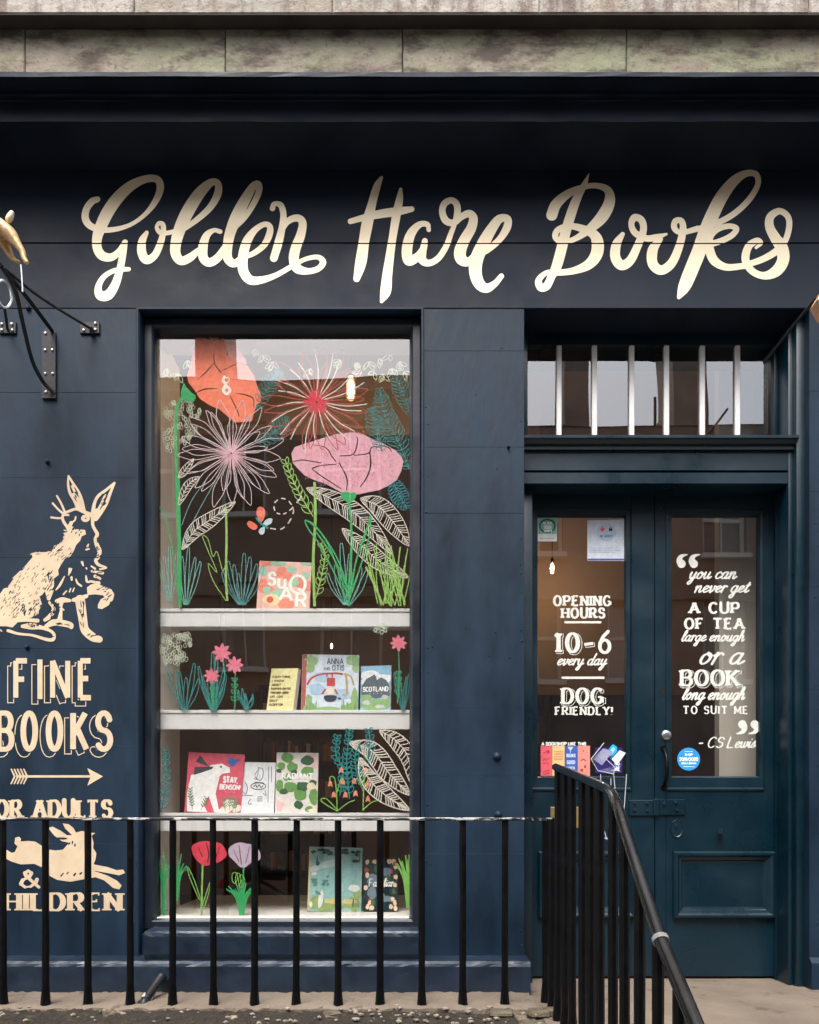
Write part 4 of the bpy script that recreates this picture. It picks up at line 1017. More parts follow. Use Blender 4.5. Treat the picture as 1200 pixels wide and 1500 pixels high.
PAGES = mat('page_edges', (.75,.72,.64), .8, var=.1, vscale=200, stretch=(1,1,1))
def book(px0, px1, py0, py1, shelf_i, Y, thick, cov, label, yaw=0, roll=0, lean=7, spine=None, hard=True, right_pages=False):
    w = (px1-px0)*(DIST+Y)/FOC; h = (py1-py0)*(DIST+Y)/FOC
    e = empty('book', (PX((px0+px1)/2, Y), Y, SHZ[shelf_i]), label, 'book', None, (math.radians(-lean), math.radians(roll), math.radians(yaw)))
    cm = flat(cov, .4); t = .0025 if hard else .0006; o = .003 if hard else 0.0
    bm = bmesh.new()
    add_box(bm, -w/2, w/2, 0, t, 0, h, .0004); add_box(bm, -w/2, w/2, thick-t, thick, 0, h, .0004)
    link('cover', bm_mesh(bm, 'cover'), cm, e)
    bm = bmesh.new(); add_box(bm, -w/2-.0006, -w/2+t*.9, .0003, thick-.0003, 0.0001, h-.0001)
    link('spine', bm_mesh(bm, 'spine'), flat(spine or cov, .45), e)
    bm = bmesh.new(); add_box(bm, -w/2+t, w/2-o, t+.0002, thick-t-.0002, o, h-o)
    link('page_block', bm_mesh(bm, 'page_block'), PAGES, e)
    W, H = px1-px0, py1-py0
    state = {'k': 0}
    def mp(u, v, o=0.0): return ((u/W-.5)*w, -.0007-state['k']*.00018-o, (1-v/H)*h)
    def prt(name, kind, data, rgb, cell=.35):
        state['k'] += 1
        m = flat(rgb, .5)
        if kind == 'ink':
            ink = Ink(); data(ink)
            ink.V = [(min(max(x, .3), W-.3), min(max(y, .3), H-.3), o) for x, y, o in ink.V]
            return ink.build(name, m, e, 0, mp)
        return lettering(name, data, m, e, 0, cell, mp)
    return e, prt, W, H

def blob(cx, cy, rx, ry, n=9, j=.2):
    return [(cx+rx*(1+random.uniform(-j, j))*math.cos(2*math.pi*i/n), cy+ry*(1+random.uniform(-j, j))*math.sin(2*math.pi*i/n)) for i in range(n)]
# coral cookbook
e, pr, W, H = book(375.5, 452.5, 812.5, 891, 0, .19, .028, (246,190,178), 'coral and pink cookbook with white scattered title letters on the top shelf', roll=2.2, lean=8)
pr('cover_shape', 'ink', lambda k: [k.fill(blob(*b)) for b in ((8,3,10,5),(36,17,12,8),(44,24,8,6),(8,39,9,10),(17,44,9,4),(72,36,10,8,9,.1),(43,66,12,9,12,.06),(60,32,7,7))], (246,140,118))
pr('cover_shape', 'ink', lambda k: [k.fill(blob(*b)) for b in ((27,3,12,4),(70,2,9,3),(48,12,9,5),(6,17,5,8),(14,45,6,6),(30,50,9,7),(69,20,6,5),(53,32,6,6))], (158,208,180))
pr('cover_shape', 'ink', lambda k: [k.fill(blob(21,60,13,9,12,.1))], (246,222,170))
pr('cover_shape', 'ink', lambda k: [k.fill(blob(19,60,5,5,10,.03))], (232,92,84))
segs = []
for ch, x0, x1, yb, h in (('S',13,27,37,19),('U',28,42,41,12),('Q',45,73,48,27),('A',31,53,60,20),('R',56,74,69,20)):
    segs += text_strokes(ch, x0, x1, yb, h, 4.6, 3.2, 'sans')
pr('cover_title', 'text', segs, (252,250,240))
# yellow paperback
e, pr, W, H = book(387, 432, 975, 1041, 1, .19, .030, (238,228,168), 'yellow paperback with brown typewritten title on the middle shelf', yaw=-22, roll=3, lean=8, hard=False)
segs = []
for i, (s_, x1) in enumerate((('everything',34),('i know',24),('about',20),('parties. dates.',38),('friends. jobs.',35),('life. love.',27),('dolly',17),('alderton',27))):
    segs += text_strokes(s_.upper(), 3.5, x1, 14.5+i*6, 3.1, 1.05, .9, 'sans', gap=.35)
for yy in (31.0, 37.0): segs.append(((4,yy),(35,yy),.35,.35,True))
pr('cover_title', 'text', segs, (110,96,60), .25)
# large picture book
e, pr, W, H = book(441, 524.5, 955, 1041, 1, .185, .012, (216,226,238), 'large blue picture book with a child hanging upside down from a branch', roll=.8, lean=6, spine=(176,74,70))
pr('cover_shape', 'ink', lambda k: k.fill([(0,0),(7,0),(6,86),(0,86)], False), (178,96,88))
pr('cover_shape', 'ink', lambda k: [k.fill(blob(x, y, rx, ry, 10, .3)) for x, y, rx, ry in ((14,8,9,8),(12,20,6,9),(74,8,9,8),(79,20,5,9),(14,82,12,6),(40,83,18,4),(70,80,14,7),(11,70,5,10),(78,66,5,14))], (150,182,126))
pr('cover_shape', 'ink', lambda k: [k.line([(x, 85), (x+random.uniform(-2,2), 85-random.uniform(6,20))], .8, False) for x in [8+i*1.9 for i in range(10)]+[60+i*1.5 for i in range(15)]], (104,156,88))
pr('cover_shape', 'ink', lambda k: [k.fill(blob(x, y, 12, 8, 10, .2)) for x, y in ((30,34),(60,60),(22,52))], (176,206,232))
def branch(k):
    k.line([(8,46),(14,36),(28,30),(48,28),(60,29)], 2.6); k.line([(38,29),(36,34)], 2); k.line([(44,29),(45,34)], 2)
    k.fill([(37,35),(49,35),(49,47),(37,47)], False); k.line([(35,52),(30,60)], 2.4); k.line([(49,52),(53,60)], 2.4)
pr('cover_shape', 'ink', branch, (196,70,66))
pr('cover_shape', 'ink', lambda k: (k.line([(64,28),(66,40),(66,60),(60,60)], 3.2), k.line([(62,28),(72,33),(77,46)], 2.2)), (196,170,120))
pr('cover_shape', 'ink', lambda k: (k.fill(blob(43,55,5,6,10,.05)),), (244,222,202))
pr('cover_shape', 'ink', lambda k: (k.fill([(34,62),(51,62),(50,69),(42,71),(35,69)]), k.fill(blob(56,66,2.4,1.6))), (52,58,74))
pr('cover_title', 'text', text_strokes('ANNA', 36, 61, 14.5, 9, 1.3, 1.3, 'sans')+text_strokes('AND', 31, 41, 23, 3.6, .8, .8, 'sans')+text_strokes('OTIS', 44, 62, 23.5, 7.5, 1.3, 1.3, 'sans'), (96,104,116))
# scotland
e, pr, W, H = book(527, 572, 971, 1041, 1, .19, .020, (150,196,226), 'small travel paperback with a grey castle rock under blue sky', yaw=-9, lean=7, hard=False)
pr('cover_shape', 'ink', lambda k: [k.fill(blob(x, y, rx, ry, 10, .15)) for x, y, rx, ry in ((12,14,14,7),(32,20,14,7),(8,24,9,5))], (240,242,246))
pr('cover_shape', 'ink', lambda k: (k.fill([(2,30),(8,20),(16,16),(20,13),(23,17),(24,22),(30,18),(38,22),(43,30),(44,46),(24,50),(1,44)], False)), (92,104,112))
pr('cover_shape', 'ink', lambda k: [k.fill(blob(x, y, rx, ry, 10, .25)) for x, y, rx, ry in ((22,60,20,9),(8,50,8,8),(38,54,7,10))], (142,182,120))
pr('cover_shape', 'ink', lambda k: [k.fill(blob(x, y, rx, ry, 10, .3)) for x, y, rx, ry in ((10,56,6,3),(30,62,8,3),(36,48,5,3))], (206,200,204))
pr('cover_title', 'text', text_strokes('SCOTLAND', 3, 42, 39, 6.6, 1.5, 1.3, 'sans', gap=.24)+text_strokes('I I I I', 14, 32, 43, 1.6, .6, .6, 'sans'), (246,246,244), .25)
# pink dog book
e, pr, W, H = book(270, 352.5, 1102, 1191, 2, .185, .012, (222,92,112), 'raspberry pink picture book with a white long-necked dog and blue bird', roll=2.5, lean=7)
pr('cover_shape', 'ink', lambda k: k.fill([(4,88),(2,60),(6,34),(22,30),(34,18),(50,15),(62,21),(63,28),(52,30),(48,34),(44,60),(50,82),(56,88),(44,88),(34,64),(28,78),(34,88)], False), (246,244,242))
pr('cover_shape', 'ink', lambda k: (k.fill([(30,19),(17,4),(11,14),(36,22)], False), k.fill([(38,20),(10,22),(10,34),(36,24)], False), k.fill(blob(49,20,1.6,1.6,8,0))), (66,66,74))
pr('cover_shape', 'ink', lambda k: (k.fill([(58,10),(64,5),(68,8),(76,8),(72,13),(68,18),(62,17)], True), k.line([(60,7),(57,3)], 1.2)), (70,104,180))
def leaves(k):
    for x, y, a in ((12,86,100),(24,86,70),(8,74,95),(60,86,100),(70,86,70),(66,84,90),(76,86,110)):
        a = math.radians(a); tip = (x+20*math.cos(a), y-20*math.sin(a)); k.line([(x,y),tip], .7, False)
        for t in (.3,.5,.7,.9):
            bx, by = x+(tip[0]-x)*t, y+(tip[1]-y)*t
            for s_ in (-.8,.8): k.line([(bx,by),(bx+5*math.cos(a+s_),by-5*math.sin(a+s_))], 1.3, False)
pr('cover_shape', 'ink', lambda k: [k.fill(blob(x,y,8,6,9,.3)) for x,y in ((66,74),(76,80),(60,82))], (238,228,214))
pr('cover_shape', 'ink', leaves, (112,146,112))
pr('cover_title', 'text', text_strokes('STAY,', 53, 76, 43, 8.5, 2.4, 2.4, 'sans', gap=.25)+text_strokes('BENSON!', 49, 80, 53, 6.8, 1.8, 1.8, 'sans', gap=.25)+text_strokes('I I I I I', 58, 72, 57.5, 1.4, .6, .6, 'sans'), (250,240,240), .3)
# white sketch book
e, pr, W, H = book(351, 401, 1115, 1191, 2, .19, .02, (236,238,240), 'white sketchbook style paperback with black line drawings and an oval title', roll=.8, lean=9, hard=False)
def sk(k):
    for c in ([(26,9),(20,20),(24,26),(18,24)], [(24,8),(31,10),(32,20),(29,27),(23,24),(25,14)], [(40,6),(41,60)], [(44,6),(45,30)], [(6,30),(10,38),(8,48),(3,44)], [(2,50),(18,50)], [(15,55),(12,62),(17,63)], [(36,42),(38,50),(33,46)], [(20,30),(34,31)], [(25,52),(33,52)], [(25,55),(33,55)], [(25,58),(33,58)]):
        k.line(c, .8)
    k.line([(15+11+11*math.cos(a), 36+5*math.sin(a)) for a in [i*.5236 for i in range(13)]], 1.1)
    k.line([(19,37),(22,34),(24,38),(27,34),(30,38),(33,35)], 1.2)
pr('cover_drawing', 'ink', sk, (52,52,56))
# green leafy cookbook
e, pr, W, H = book(403, 464.5, 1101, 1191, 2, .185, .022, (232,222,218), 'white and blush cookbook covered in round green leaves', roll=.6, lean=7)
pr('cover_shape', 'ink', lambda k: (k.fill([(44,2),(61,2),(61,26),(50,20)], False), k.fill([(2,70),(14,76),(10,88),(2,88)], False)), (238,196,196))
pr('cover_shape', 'ink', lambda k: [k.fill(blob(x,y,rx,ry,10,.18)) for x,y,rx,ry in ((15,8,9,8),(24,22,8,8),(46,28,9,8),(6,50,5,11),(22,52,10,8),(36,62,9,10),(56,66,7,12),(8,20,6,6),(50,84,7,4),(18,37,8,6))], (106,156,82))
pr('cover_shape', 'ink', lambda k: [k.fill(blob(x,y,rx,ry,10,.2)) for x,y,rx,ry in ((46,12,10,8),(40,50,9,8),(34,78,7,6),(12,58,6,4),(54,46,6,5),(4,28,4,3),(26,30,5,4))], (52,96,62))
pr('cover_shape', 'ink', lambda k: (k.fill(blob(52,50,6,5,10,.15)), k.fill(blob(56,86,7,2.5))), (240,222,186))
pr('cover_title', 'text', text_strokes('RADIANT', 8, 55, 39, 7.6, 2.1, 2.0, 'sans', gap=.28)+text_strokes('THE COOKBOOK', 16, 46, 44, 2.4, .8, .8, 'sans'), (252,252,248), .3)
# big green-blue nature book and small dark floral book on the bed
e, pr, W, H = book(450.5, 529, 1241, 1336.5, 3, .236, .016, (150,192,190), 'large pale teal nature picture book with pale yellow spine behind the railing bars', yaw=4, roll=1.5, lean=8, spine=(206,186,140))
pr('cover_shape', 'ink', lambda k: k.fill([(0,0),(3.2,0),(3.2,95),(0,95)], False), (208,190,146))
pr('cover_shape', 'ink', lambda k: k.fill([(4,30),(16,24),(36,18),(50,20),(40,28),(20,32),(4,38)]), (196,216,214))
pr('cover_shape', 'ink', lambda k: [k.fill(blob(x,y,rx,ry,10,.3)) for x,y,rx,ry in ((30,88,24,7),(66,84,12,9),(14,82,9,9),(72,70,6,8))], (148,168,106))
pr('cover_shape', 'ink', lambda k: [k.fill(blob(x,y,rx,ry,10,.3)) for x,y,rx,ry in ((36,80,14,4),(60,80,14,3))], (206,190,128))
pr('cover_shape', 'ink', lambda k: ([k.fill(blob(random.uniform(4,76),random.uniform(4,11),3.4,2.2,7,.4)) for _ in range(22)], k.fill([(10,26),(12,12),(13,20),(16,24),(14,28)]), k.fill(blob(69,20,6,2.4)), k.line([(74,22),(74,10),(70,6)],1), [k.line([(74-i*3,88),(74-i*3+random.uniform(-2,2),76)],1.1,False) for i in range(4)]), (60,88,86))
pr('cover_shape', 'ink', lambda k: (k.fill([(16,72),(22,64),(22,82),(16,90)]), k.fill(blob(8,40,4,2.4)), k.fill(blob(68,60,9,5,9,.2)), k.fill(blob(5,85,2,5))), (226,228,222))
pr('cover_shape', 'ink', lambda k: ([k.fill(blob(random.uniform(5,30),random.uniform(40,70),2.6,2,7,.4)) for _ in range(16)]), (92,142,132))
e, pr, W, H = book(532.5, 583, 1258, 1337.5, 3, .238, .022, (36,54,60), 'small dark floral book with white script title at the lower right', yaw=-3, roll=-.4, lean=7)
pr('cover_shape', 'ink', lambda k: [k.fill(blob(x,y,3,3.6,7,.3)) for x,y in ((5,6),(16,6),(38,5),(44,6),(5,26),(47,14),(47,28),(46,40),(3,44),(6,72),(12,74),(9,66),(42,60),(46,66),(40,72),(47,74),(30,40),(28,54))], (238,208,176))
pr('cover_shape', 'ink', lambda k: [k.fill(blob(x,y,3.4,3.4,8,.2)) for x,y in ((4,18),(28,19),(40,20),(46,9),(10,62))], (188,72,64))
pr('cover_shape', 'ink', lambda k: [k.fill(blob(x,y,rx,ry,9,.3)) for x,y,rx,ry in ((14,34,8,9),(12,50,7,9),(34,22,6,8),(34,60,8,5))], (116,136,150))
pr('cover_shape', 'ink', lambda k: [k.fill(blob(x,y,3,5,8,.3)) for x,y in ((18,16),(22,46),(44,50),(36,30),(14,66),(26,70))], (72,116,78))
pr('cover_title', 'text', text_strokes('Familiar', 8, 44, 42, 6.2, 1.5, 1.0, 'script', slant=.1), (244,244,238), .3)

# ------------------------------------------------------------------ flowers drawn with paint pens on the inside of the pane
PY = .1125
C_CORAL, C_PINK, C_GREEN, C_LIME, C_TEAL = (250,140,108), (232,176,188), (62,176,104), (158,200,106), (52,140,138)
C_CREAM, C_PALEP, C_RED, C_SAGE, C_WHITE = (232,222,208), (232,206,206), (226,84,92), (196,204,176), (238,238,234)
def paint(name, draw, rgb, dy=0.0, label=None):
    k = Ink(); draw(k)
    # keep every stroke inside the glass
    k.V = [(min(max(x, 230.5), 600.5), min(max(y, 492), 1353), o) for x, y, o in k.V]
    o = k.build(name, flat(rgb, .6), PANE, PY+dy)
    o.parent = PANE
    if label: o['label'] = label
    return o
def field_paint(name, f, rgb, dy=0.0, label=None):
    o = link(name, f.mesh(on_plane(PY+dy), name), flat(rgb, .6), PANE)
    if label: o['label'] = label
def petals(k, cx, cy, n, rmin, rmax, w, wid=.16, a0=0, skip=0):
    for i in range(n):
        a = a0+i*2*math.pi/n+random.uniform(-.06,.06); r = random.uniform(rmin, rmax); ww = r*wid*random.uniform(.7,1.2)
        ca, sa = math.cos(a), math.sin(a); nx, ny = -sa, ca
        L = lambda t, s_: (cx+ca*r*t+nx*ww*s_, cy+sa*r*t+ny*ww*s_)
        k.line([L(.02,0), L(.35,.45), L(.68,1), L(.9,.5), L(1,random.uniform(-.15,.15)), L(.9,-.5), L(.68,-1), L(.35,-.45), L(.03,0)], w, n=5)
def burst(k, cx, cy, n, r, w):
    for i in range(n):
        a = random.uniform(0, 6.283); k.line([(cx+2*math.cos(a),cy+2*math.sin(a)), (cx+r*random.uniform(.4,1)*math.cos(a), cy+r*random.uniform(.4,1)*math.sin(a))], w, False)
def grass_loops(k, x, y, n, spread, h, w=1.1, lean=0):
    for i in range(n):
        t = (i+.5)/n-.5; tip = (x+t*spread*2+lean+random.uniform(-3,3), y-h*random.uniform(.6,1)*(1-.5*abs(t)))
        b = x+t*spread*.3; ww = spread*.06+1.3
        mx, my = (b+tip[0])/2+t*spread*.2, (y+tip[1])/2
        k.line([(b,y), (mx-ww,my), (tip[0]-ww*.6,tip[1]+5), tip, (tip[0]+ww*.7,tip[1]+6), (mx+ww,my+4), (b+1,y)], w)
def rib_leaf(k, sp, wfun, w=1.2, nr=18, sides=(1,-1)):
    """striped leaf: spine, two edges and slanting ribs"""
    s_ = catmull(sp, 10); N = len(s_); A = np.array(s_)
    d = np.gradient(A, axis=0); L = np.hypot(d[:,0], d[:,1]); nx, ny = -d[:,1]/L, d[:,0]/L
    k.line(s_, w, False)
    for sd_ in sides:
        E = [(A[i,0]+nx[i]*wfun(i/(N-1))*sd_, A[i,1]+ny[i]*wfun(i/(N-1))*sd_) for i in range(N)]
        k.line(E, w, False)
        for j in range(1, nr):
            i0 = int((N-1)*j/nr); i1 = min(N-1, i0+max(2, N//12))
            a, b = s_[i0], E[i1]; m = ((a[0]+b[0])/2+d[i0,0]*.12, (a[1]+b[1])/2+d[i0,1]*.12)
            k.line([a, m, b], w*random.uniform(.8,1.1), n=3)
def fern(k, sp, ln, w=1.2, step=3.6, ang=50):
    s_ = catmull(sp, 12); A = np.array(s_); seg = np.hypot(*np.diff(A, axis=0).T); cum = np.concatenate(([0], np.cumsum(seg))); tot = cum[-1]
    k.line(s_, w*1.3, False); q = 0.0; i = 0
    while q < tot:
        j = int(np.searchsorted(cum, q)); j = min(max(j,1), len(A)-1)
        p = A[j]; t = A[j]-A[j-1]; a = math.atan2(t[1], t[0]); f_ = q/tot
        l = ln*math.sin(math.pi*(.12+.85*f_))**.7
        for s2 in (1,-1):
            b = a+s2*math.radians(ang); c, s1 = math.cos(b), math.sin(b); n1, n2 = -s1, c
            ww = max(1.1, step*.42)
            k.line([(p[0],p[1]), (p[0]+c*l*.6+n1*ww, p[1]+s1*l*.6+n2*ww), (p[0]+c*l, p[1]+s1*l), (p[0]+c*l*.6-n1*ww, p[1]+s1*l*.6-n2*ww), (p[0],p[1])], w, n=3)
        q += step
def leafy(k, sp, ln, w=1.2, step=11, wid=.32, fill=False, a_=40):
    s_ = catmull(sp, 12); A = np.array(s_); seg = np.hypot(*np.diff(A, axis=0).T); cum = np.concatenate(([0], np.cumsum(seg))); tot = cum[-1]
    k.line(s_, w*1.2, False); q = step*.6; s2 = 1
    while q < tot+1:
        j = min(max(int(np.searchsorted(cum, q)),1), len(A)-1); p = A[j]; t = A[j]-A[j-1]; a = math.atan2(t[1], t[0])
        for s2 in (1,-1):
            b = a+s2*math.radians(a_); c, s1 = math.cos(b), math.sin(b); n1, n2 = -s1, c; l = ln*(1-.35*q/tot)
            pts = [(p[0],p[1]), (p[0]+c*l*.5+n1*l*wid, p[1]+s1*l*.5+n2*l*wid), (p[0]+c*l, p[1]+s1*l), (p[0]+c*l*.5-n1*l*wid, p[1]+s1*l*.5-n2*l*wid)]
            if fill: k.fill(pts)
            else: k.line(pts, w, n=3, closed=True)
        q += step
def parsley(k, spots, w=.75):
    for cx, cy, r in spots:
        for i in range(int(r*r*.10)+4):
            a = random.uniform(0,6.28); q = r*math.sqrt(random.random()); x, y = cx+q*math.cos(a), cy+q*math.sin(a)
            k.line(blob(x, y, 2.1, 3.2, 6, .3), w, n=2, closed=True)

# cow parsley at top left, dangling sprigs along the top
paint('painted_cow_parsley', lambda k: parsley(k, [(253,600,14),(272,592,10),(285,606,10),(262,622,13),(280,632,9),(248,640,10),(250,655,8),(272,645,8)]), C_SAGE, .0012)
def sprig(k):
    for x, y, a in ((285,540,60),(262,548,120),(245,540,110),(275,528,80),(385,520,70),(400,530,100),(372,512,95),(455,540,80),(500,528,150),(520,532,30),(540,530,80),(556,525,60),(572,520,100),(585,530,70),(548,545,120),(560,548,80),(592,545,40),(575,540,100),(530,545,160)):
        a = math.radians(a)
        for s_ in range(4):
            b = a+random.uniform(-.9,.9); l = random.uniform(8,16); c, s1 = math.cos(b), math.sin(b)
            k.line([(x,y),(x+c*l*.5-s1*2.6,y+s1*l*.5+c*2.6),(x+c*l,y+s1*l),(x+c*l*.5+s1*2.6,y+s1*l*.5-c*2.6)], 1.0, n=3, closed=True)
paint('painted_sprigs', sprig, (206,212,176), .0012)
# teal ferns
def ferns(k):
    fern(k, [(601,690),(585,650),(565,610),(556,570)], 22, .9, 6.2)
    fern(k, [(560,662),(552,635),(545,600)], 17, .9, 5.8)
    fern(k, [(604,610),(592,580),(580,552)], 18, .9, 6.0)
paint('painted_fern', ferns, C_TEAL, .0010, 'teal fern fronds drawn at the right of the pane')
paint('painted_fern', lambda k: (fern(k, [(374,600),(392,568),(410,545)], 17, .8, 5.8), fern(k, [(378,650),(400,636),(420,615)], 18, .8, 6.0), fern(k, [(398,530),(405,545)], 12, .8, 6)), C_TEAL, .0010)
paint('painted_fern', lambda k: fern(k, [(573,700),(585,725),(596,745)], 15, 1.0, 4.8, 75), (36,140,150), .0010)
# orange poppy with torn paper cracks
f = Field(268, 486, 388, 620, .6)
f.poly([(288,497),(300,495),(316,501),(328,495),(332,520),(345,530),(362,535),(372,550),(378,568),(383,580),(381,590),(376,592),(372,605),(369,617),(356,618),(345,619),(336,612),(322,600),(308,594),(293,584),(284,570),(276,560),(274,550),(279,535),(282,518)])
f.cut([[(314,500,.4),(314,530,.7),(324,546,.7)], [(314,531,.5),(302,545,.8),(290,556,.4)], [(286,576,.4),(300,570,1.0),(318,569,.4)], [(337,580,.6),(348,602,.8),(350,610,.5)], [(347,576,.4),(362,579,.9),(371,584,.8),(372,596,.8)], [(325,543,.5),(344,534,.6)]])
field_paint('painted_poppy', f, C_CORAL, .0008, 'coral orange poppy with cracked petals')
f = Field(284, 489, 330, 500, .5); f.poly([(283,491),(325,491),(318,499),(314,500),(304,494),(288,497)]); field_paint('painted_poppy_tip', f, (206,150,96), .001)
f = Field(296, 488, 372, 540, .6); f.poly([(330,500),(348,508),(360,526),(362,534),(346,530),(335,524)]); field_paint('painted_poppy_petal', f, (244,170,160), .0009)
def swirl(k):
    k.line([(326,553),(331,556),(328,562),(333,566),(329,572),(336,575),(332,570),(326,573),(329,560),(326,555)], 2.6)
    k.line([(330,552),(335,556),(331,560)], 1.4)
f = Field(318, 545, 344, 584, .4)
f.stroke([(329,552,2),(327,558,2),(331,563,2.2),(328,569,2.2),(328,574,2.2),(333,577,2),(337,572,2),(334,567,2),(330,568,1.5)])
f.stroke([(331,553,.7),(336,555,.7),(334,560,.7),(330,560,.7)])
field_paint('painted_poppy_stamens', f, (248,246,232), .0002)
f = Field(262, 555, 300, 595, .5); f.poly([(270,561),(273,567),(281,575),(287,580),(284,588),(276,588),(268,586),(265,577),(266,570)], True); field_paint('painted_poppy_bud', f, C_GREEN, .0002)
def stems(k):
    for pts, w in (([(268,582),(262,590),(258,610),(258,680),(261,780),(264,890)], 4.0),): k.line(pts, w)
    k.line([(233,742),(243,760),(252,800),(262,880)], 2.0); k.line([(262,700),(264,800),(265,880)], 3)
paint('painted_stem', stems, C_GREEN, .0004)
# pale dahlia
def d1(k): petals(k, 339, 664, 17, 66, 84, .95, .10, .1); petals(k, 339, 664, 13, 50, 74, .9, .11, .35)
paint('painted_dahlia', d1, C_PALEP, .0006, 'large pale pink outlined dahlia')
paint('painted_dahlia_heart', lambda k: burst(k, 339, 664, 70, 26, .8), (236,176,190), .0003)
# red dahlia
paint('painted_dahlia', lambda k: (petals(k, 464, 589, 15, 66, 88, 1.2, .10, 0.2), petals(k, 464, 589, 10, 50, 80, 1.1, .10, .5)), (196,84,80), .0006, 'large red outlined dahlia')
def d2(k):
    for i in range(20):
        a = i*2*math.pi/20+random.uniform(-.1,.1); r = random.uniform(52,78)
        k.line([(464+8*math.cos(a),589+8*math.sin(a)), (464+r*.6*math.cos(a+.05),589+r*.6*math.sin(a+.05)), (464+r*math.cos(a-.04),589+r*math.sin(a-.04))], 1.5)
paint('painted_dahlia_rays', d2, C_CREAM, .0004)
paint('painted_dahlia_heart', lambda k: burst(k, 464, 589, 110, 20, 1.4), (232,70,90), .0001)
# pink peony
f = Field(422, 630, 594, 728, .6)
f.poly([(428,672),(427,664),(432,655),(446,650),(460,646),(478,640),(492,636),(510,634),(525,633),(536,638),(548,645),(562,650),(578,659),(588,668),(591,676),(588,690),(582,702),(570,711),(555,718),(540,721),(520,725),(505,724),(492,717),(478,709),(460,703),(446,696),(436,686),(429,678)])
f.cut([[(430,676,.6),(445,674,.9),(470,678,.7)], [(446,650,.1),(476,655,.6),(486,668,.9),(492,676,.8)], [(498,668,.7),(518,665,.9),(524,645,.8),(522,640,.5)], [(519,667,.6),(540,664,.9),(545,655,.8),(560,655,.6)], [(542,664,.9),(543,682,1.1),(537,700,1.0),(528,713,.6)], [(497,678,.8),(508,700,1.0),(508,718,.6)], [(458,686,1.2),(470,682,.7),(492,680,.7)], [(458,688,.7),(475,700,.9),(500,716,.5)], [(545,650,.5),(568,655,.8),(574,662,.5)]])
field_paint('painted_peony', f, C_PINK, .0006, 'big pink peony with cracked petals')
def mottles(k):
    for _ in range(420):
        x, y = random.uniform(440,580), random.uniform(645,712)
        if ((x-508)/72)**2+((y-680)/36)**2 < 1: k.line([(x,y),(x+random.uniform(-1.5,1.5),y+random.uniform(1.5,3))], .75, False)
paint('painted_peony_texture', mottles, (214,124,146), .0004)
f = Field(498, 715, 524, 742, .5); f.poly([(501,722),(508,720),(514,722),(520,721),(522,727),(518,733),(512,737),(505,733),(500,728)], True); field_paint('painted_peony_bud', f, C_GREEN, .0001)
def tall(k):
    k.line([(511,733),(514,760),(515,800),(512,850),(511,888)], 3.4)
    for a in ([(513,870),(495,820),(470,780),(448,762),(452,775),(470,800),(490,840),(508,878)], [(512,872),(498,835),(478,800),(462,778)], [(514,870),(522,820),(535,785),(543,755),(540,790),(528,830),(516,868)], [(515,850),(528,800),(541,765)], [(448,762),(462,770),(482,800),(500,848),(510,872)]):
        k.line(a, 2.0)
paint('painted_tall_leaves', tall, C_GREEN, .0001)
def limes(k):
    k.line([(331,742),(332,790),(331,840),(333,880)], 3.2); k.line([(461,706),(462,760),(459,820),(461,888)], 4.0, taper=False)
    leafy(k, [(459,757),(440,725),(428,700),(420,680)], 17, 1.2, 10, .22, False, 28)
    leafy(k, [(463,876),(472,840),(476,812),(470,795)], 13, 1.1, 10, .25, False, 32)
    k.line([(331,880),(312,850),(305,825),(318,838),(302,800),(297,785),(305,790),(312,815),(318,808),(326,835),(330,830)], 1.1)
    for x in range(26):
        b = 560+random.uniform(-8,34); t = b+random.uniform(-32,22)
        k.line([(b,884+random.uniform(-3,5)), ((b+t)/2+random.uniform(-4,4),850), (t,random.uniform(788,835))], 1.5, n=3)
    k.line([(536,830),(550,860),(560,884)], 3, n=3)
paint('painted_lime_grass', limes, C_LIME, .0003)
# striped pale leaves
bell = lambda m: (lambda t: m*math.sin(math.pi*min(1,max(0,t)))**.75+.3)
paint('painted_striped_leaf', lambda k: (rib_leaf(k, [(267,805),(285,778),(310,760),(345,735)], bell(11), 1.2, 22), rib_leaf(k, [(262,740),(275,712),(292,698)], bell(6), 1.0, 10), rib_leaf(k, [(262,700),(270,690),(284,672)], bell(5), 1.0, 8)), C_CREAM, .0008, 'pale striped leaf at the left of the pane')
paint('painted_striped_leaf', lambda k: (rib_leaf(k, [(449,715),(480,728),(515,748),(545,775),(575,812)], bell(14), 1.2, 30), rib_leaf(k, [(528,730),(555,742),(580,770),(600,800)], bell(15), 1.2, 24), rib_leaf(k, [(501,774),(530,800),(560,825),(598,846)], bell(13), 1.1, 24)), C_CREAM, .0008, 'pale striped leaves sweeping to the right edge')
# pale outlined blades over the cream side panel
paint('painted_pale_blades', lambda k: (grass_loops(k, 272, 886, 5, 20, 100, 1.0, 4), grass_loops(k, 508, 886, 6, 36, 95, 1.0), grass_loops(k, 248, 880, 4, 16, 90, .9, -2)), (120,186,176), .0009)
paint('painted_teal_blades', lambda k: (grass_loops(k, 354, 886, 8, 34, 78, 1.0), k.line([(266,770),(280,735),(300,705)], 1.2), k.line([(268,800),(285,760),(318,700)], 1.2)), (96,160,160), .0009)
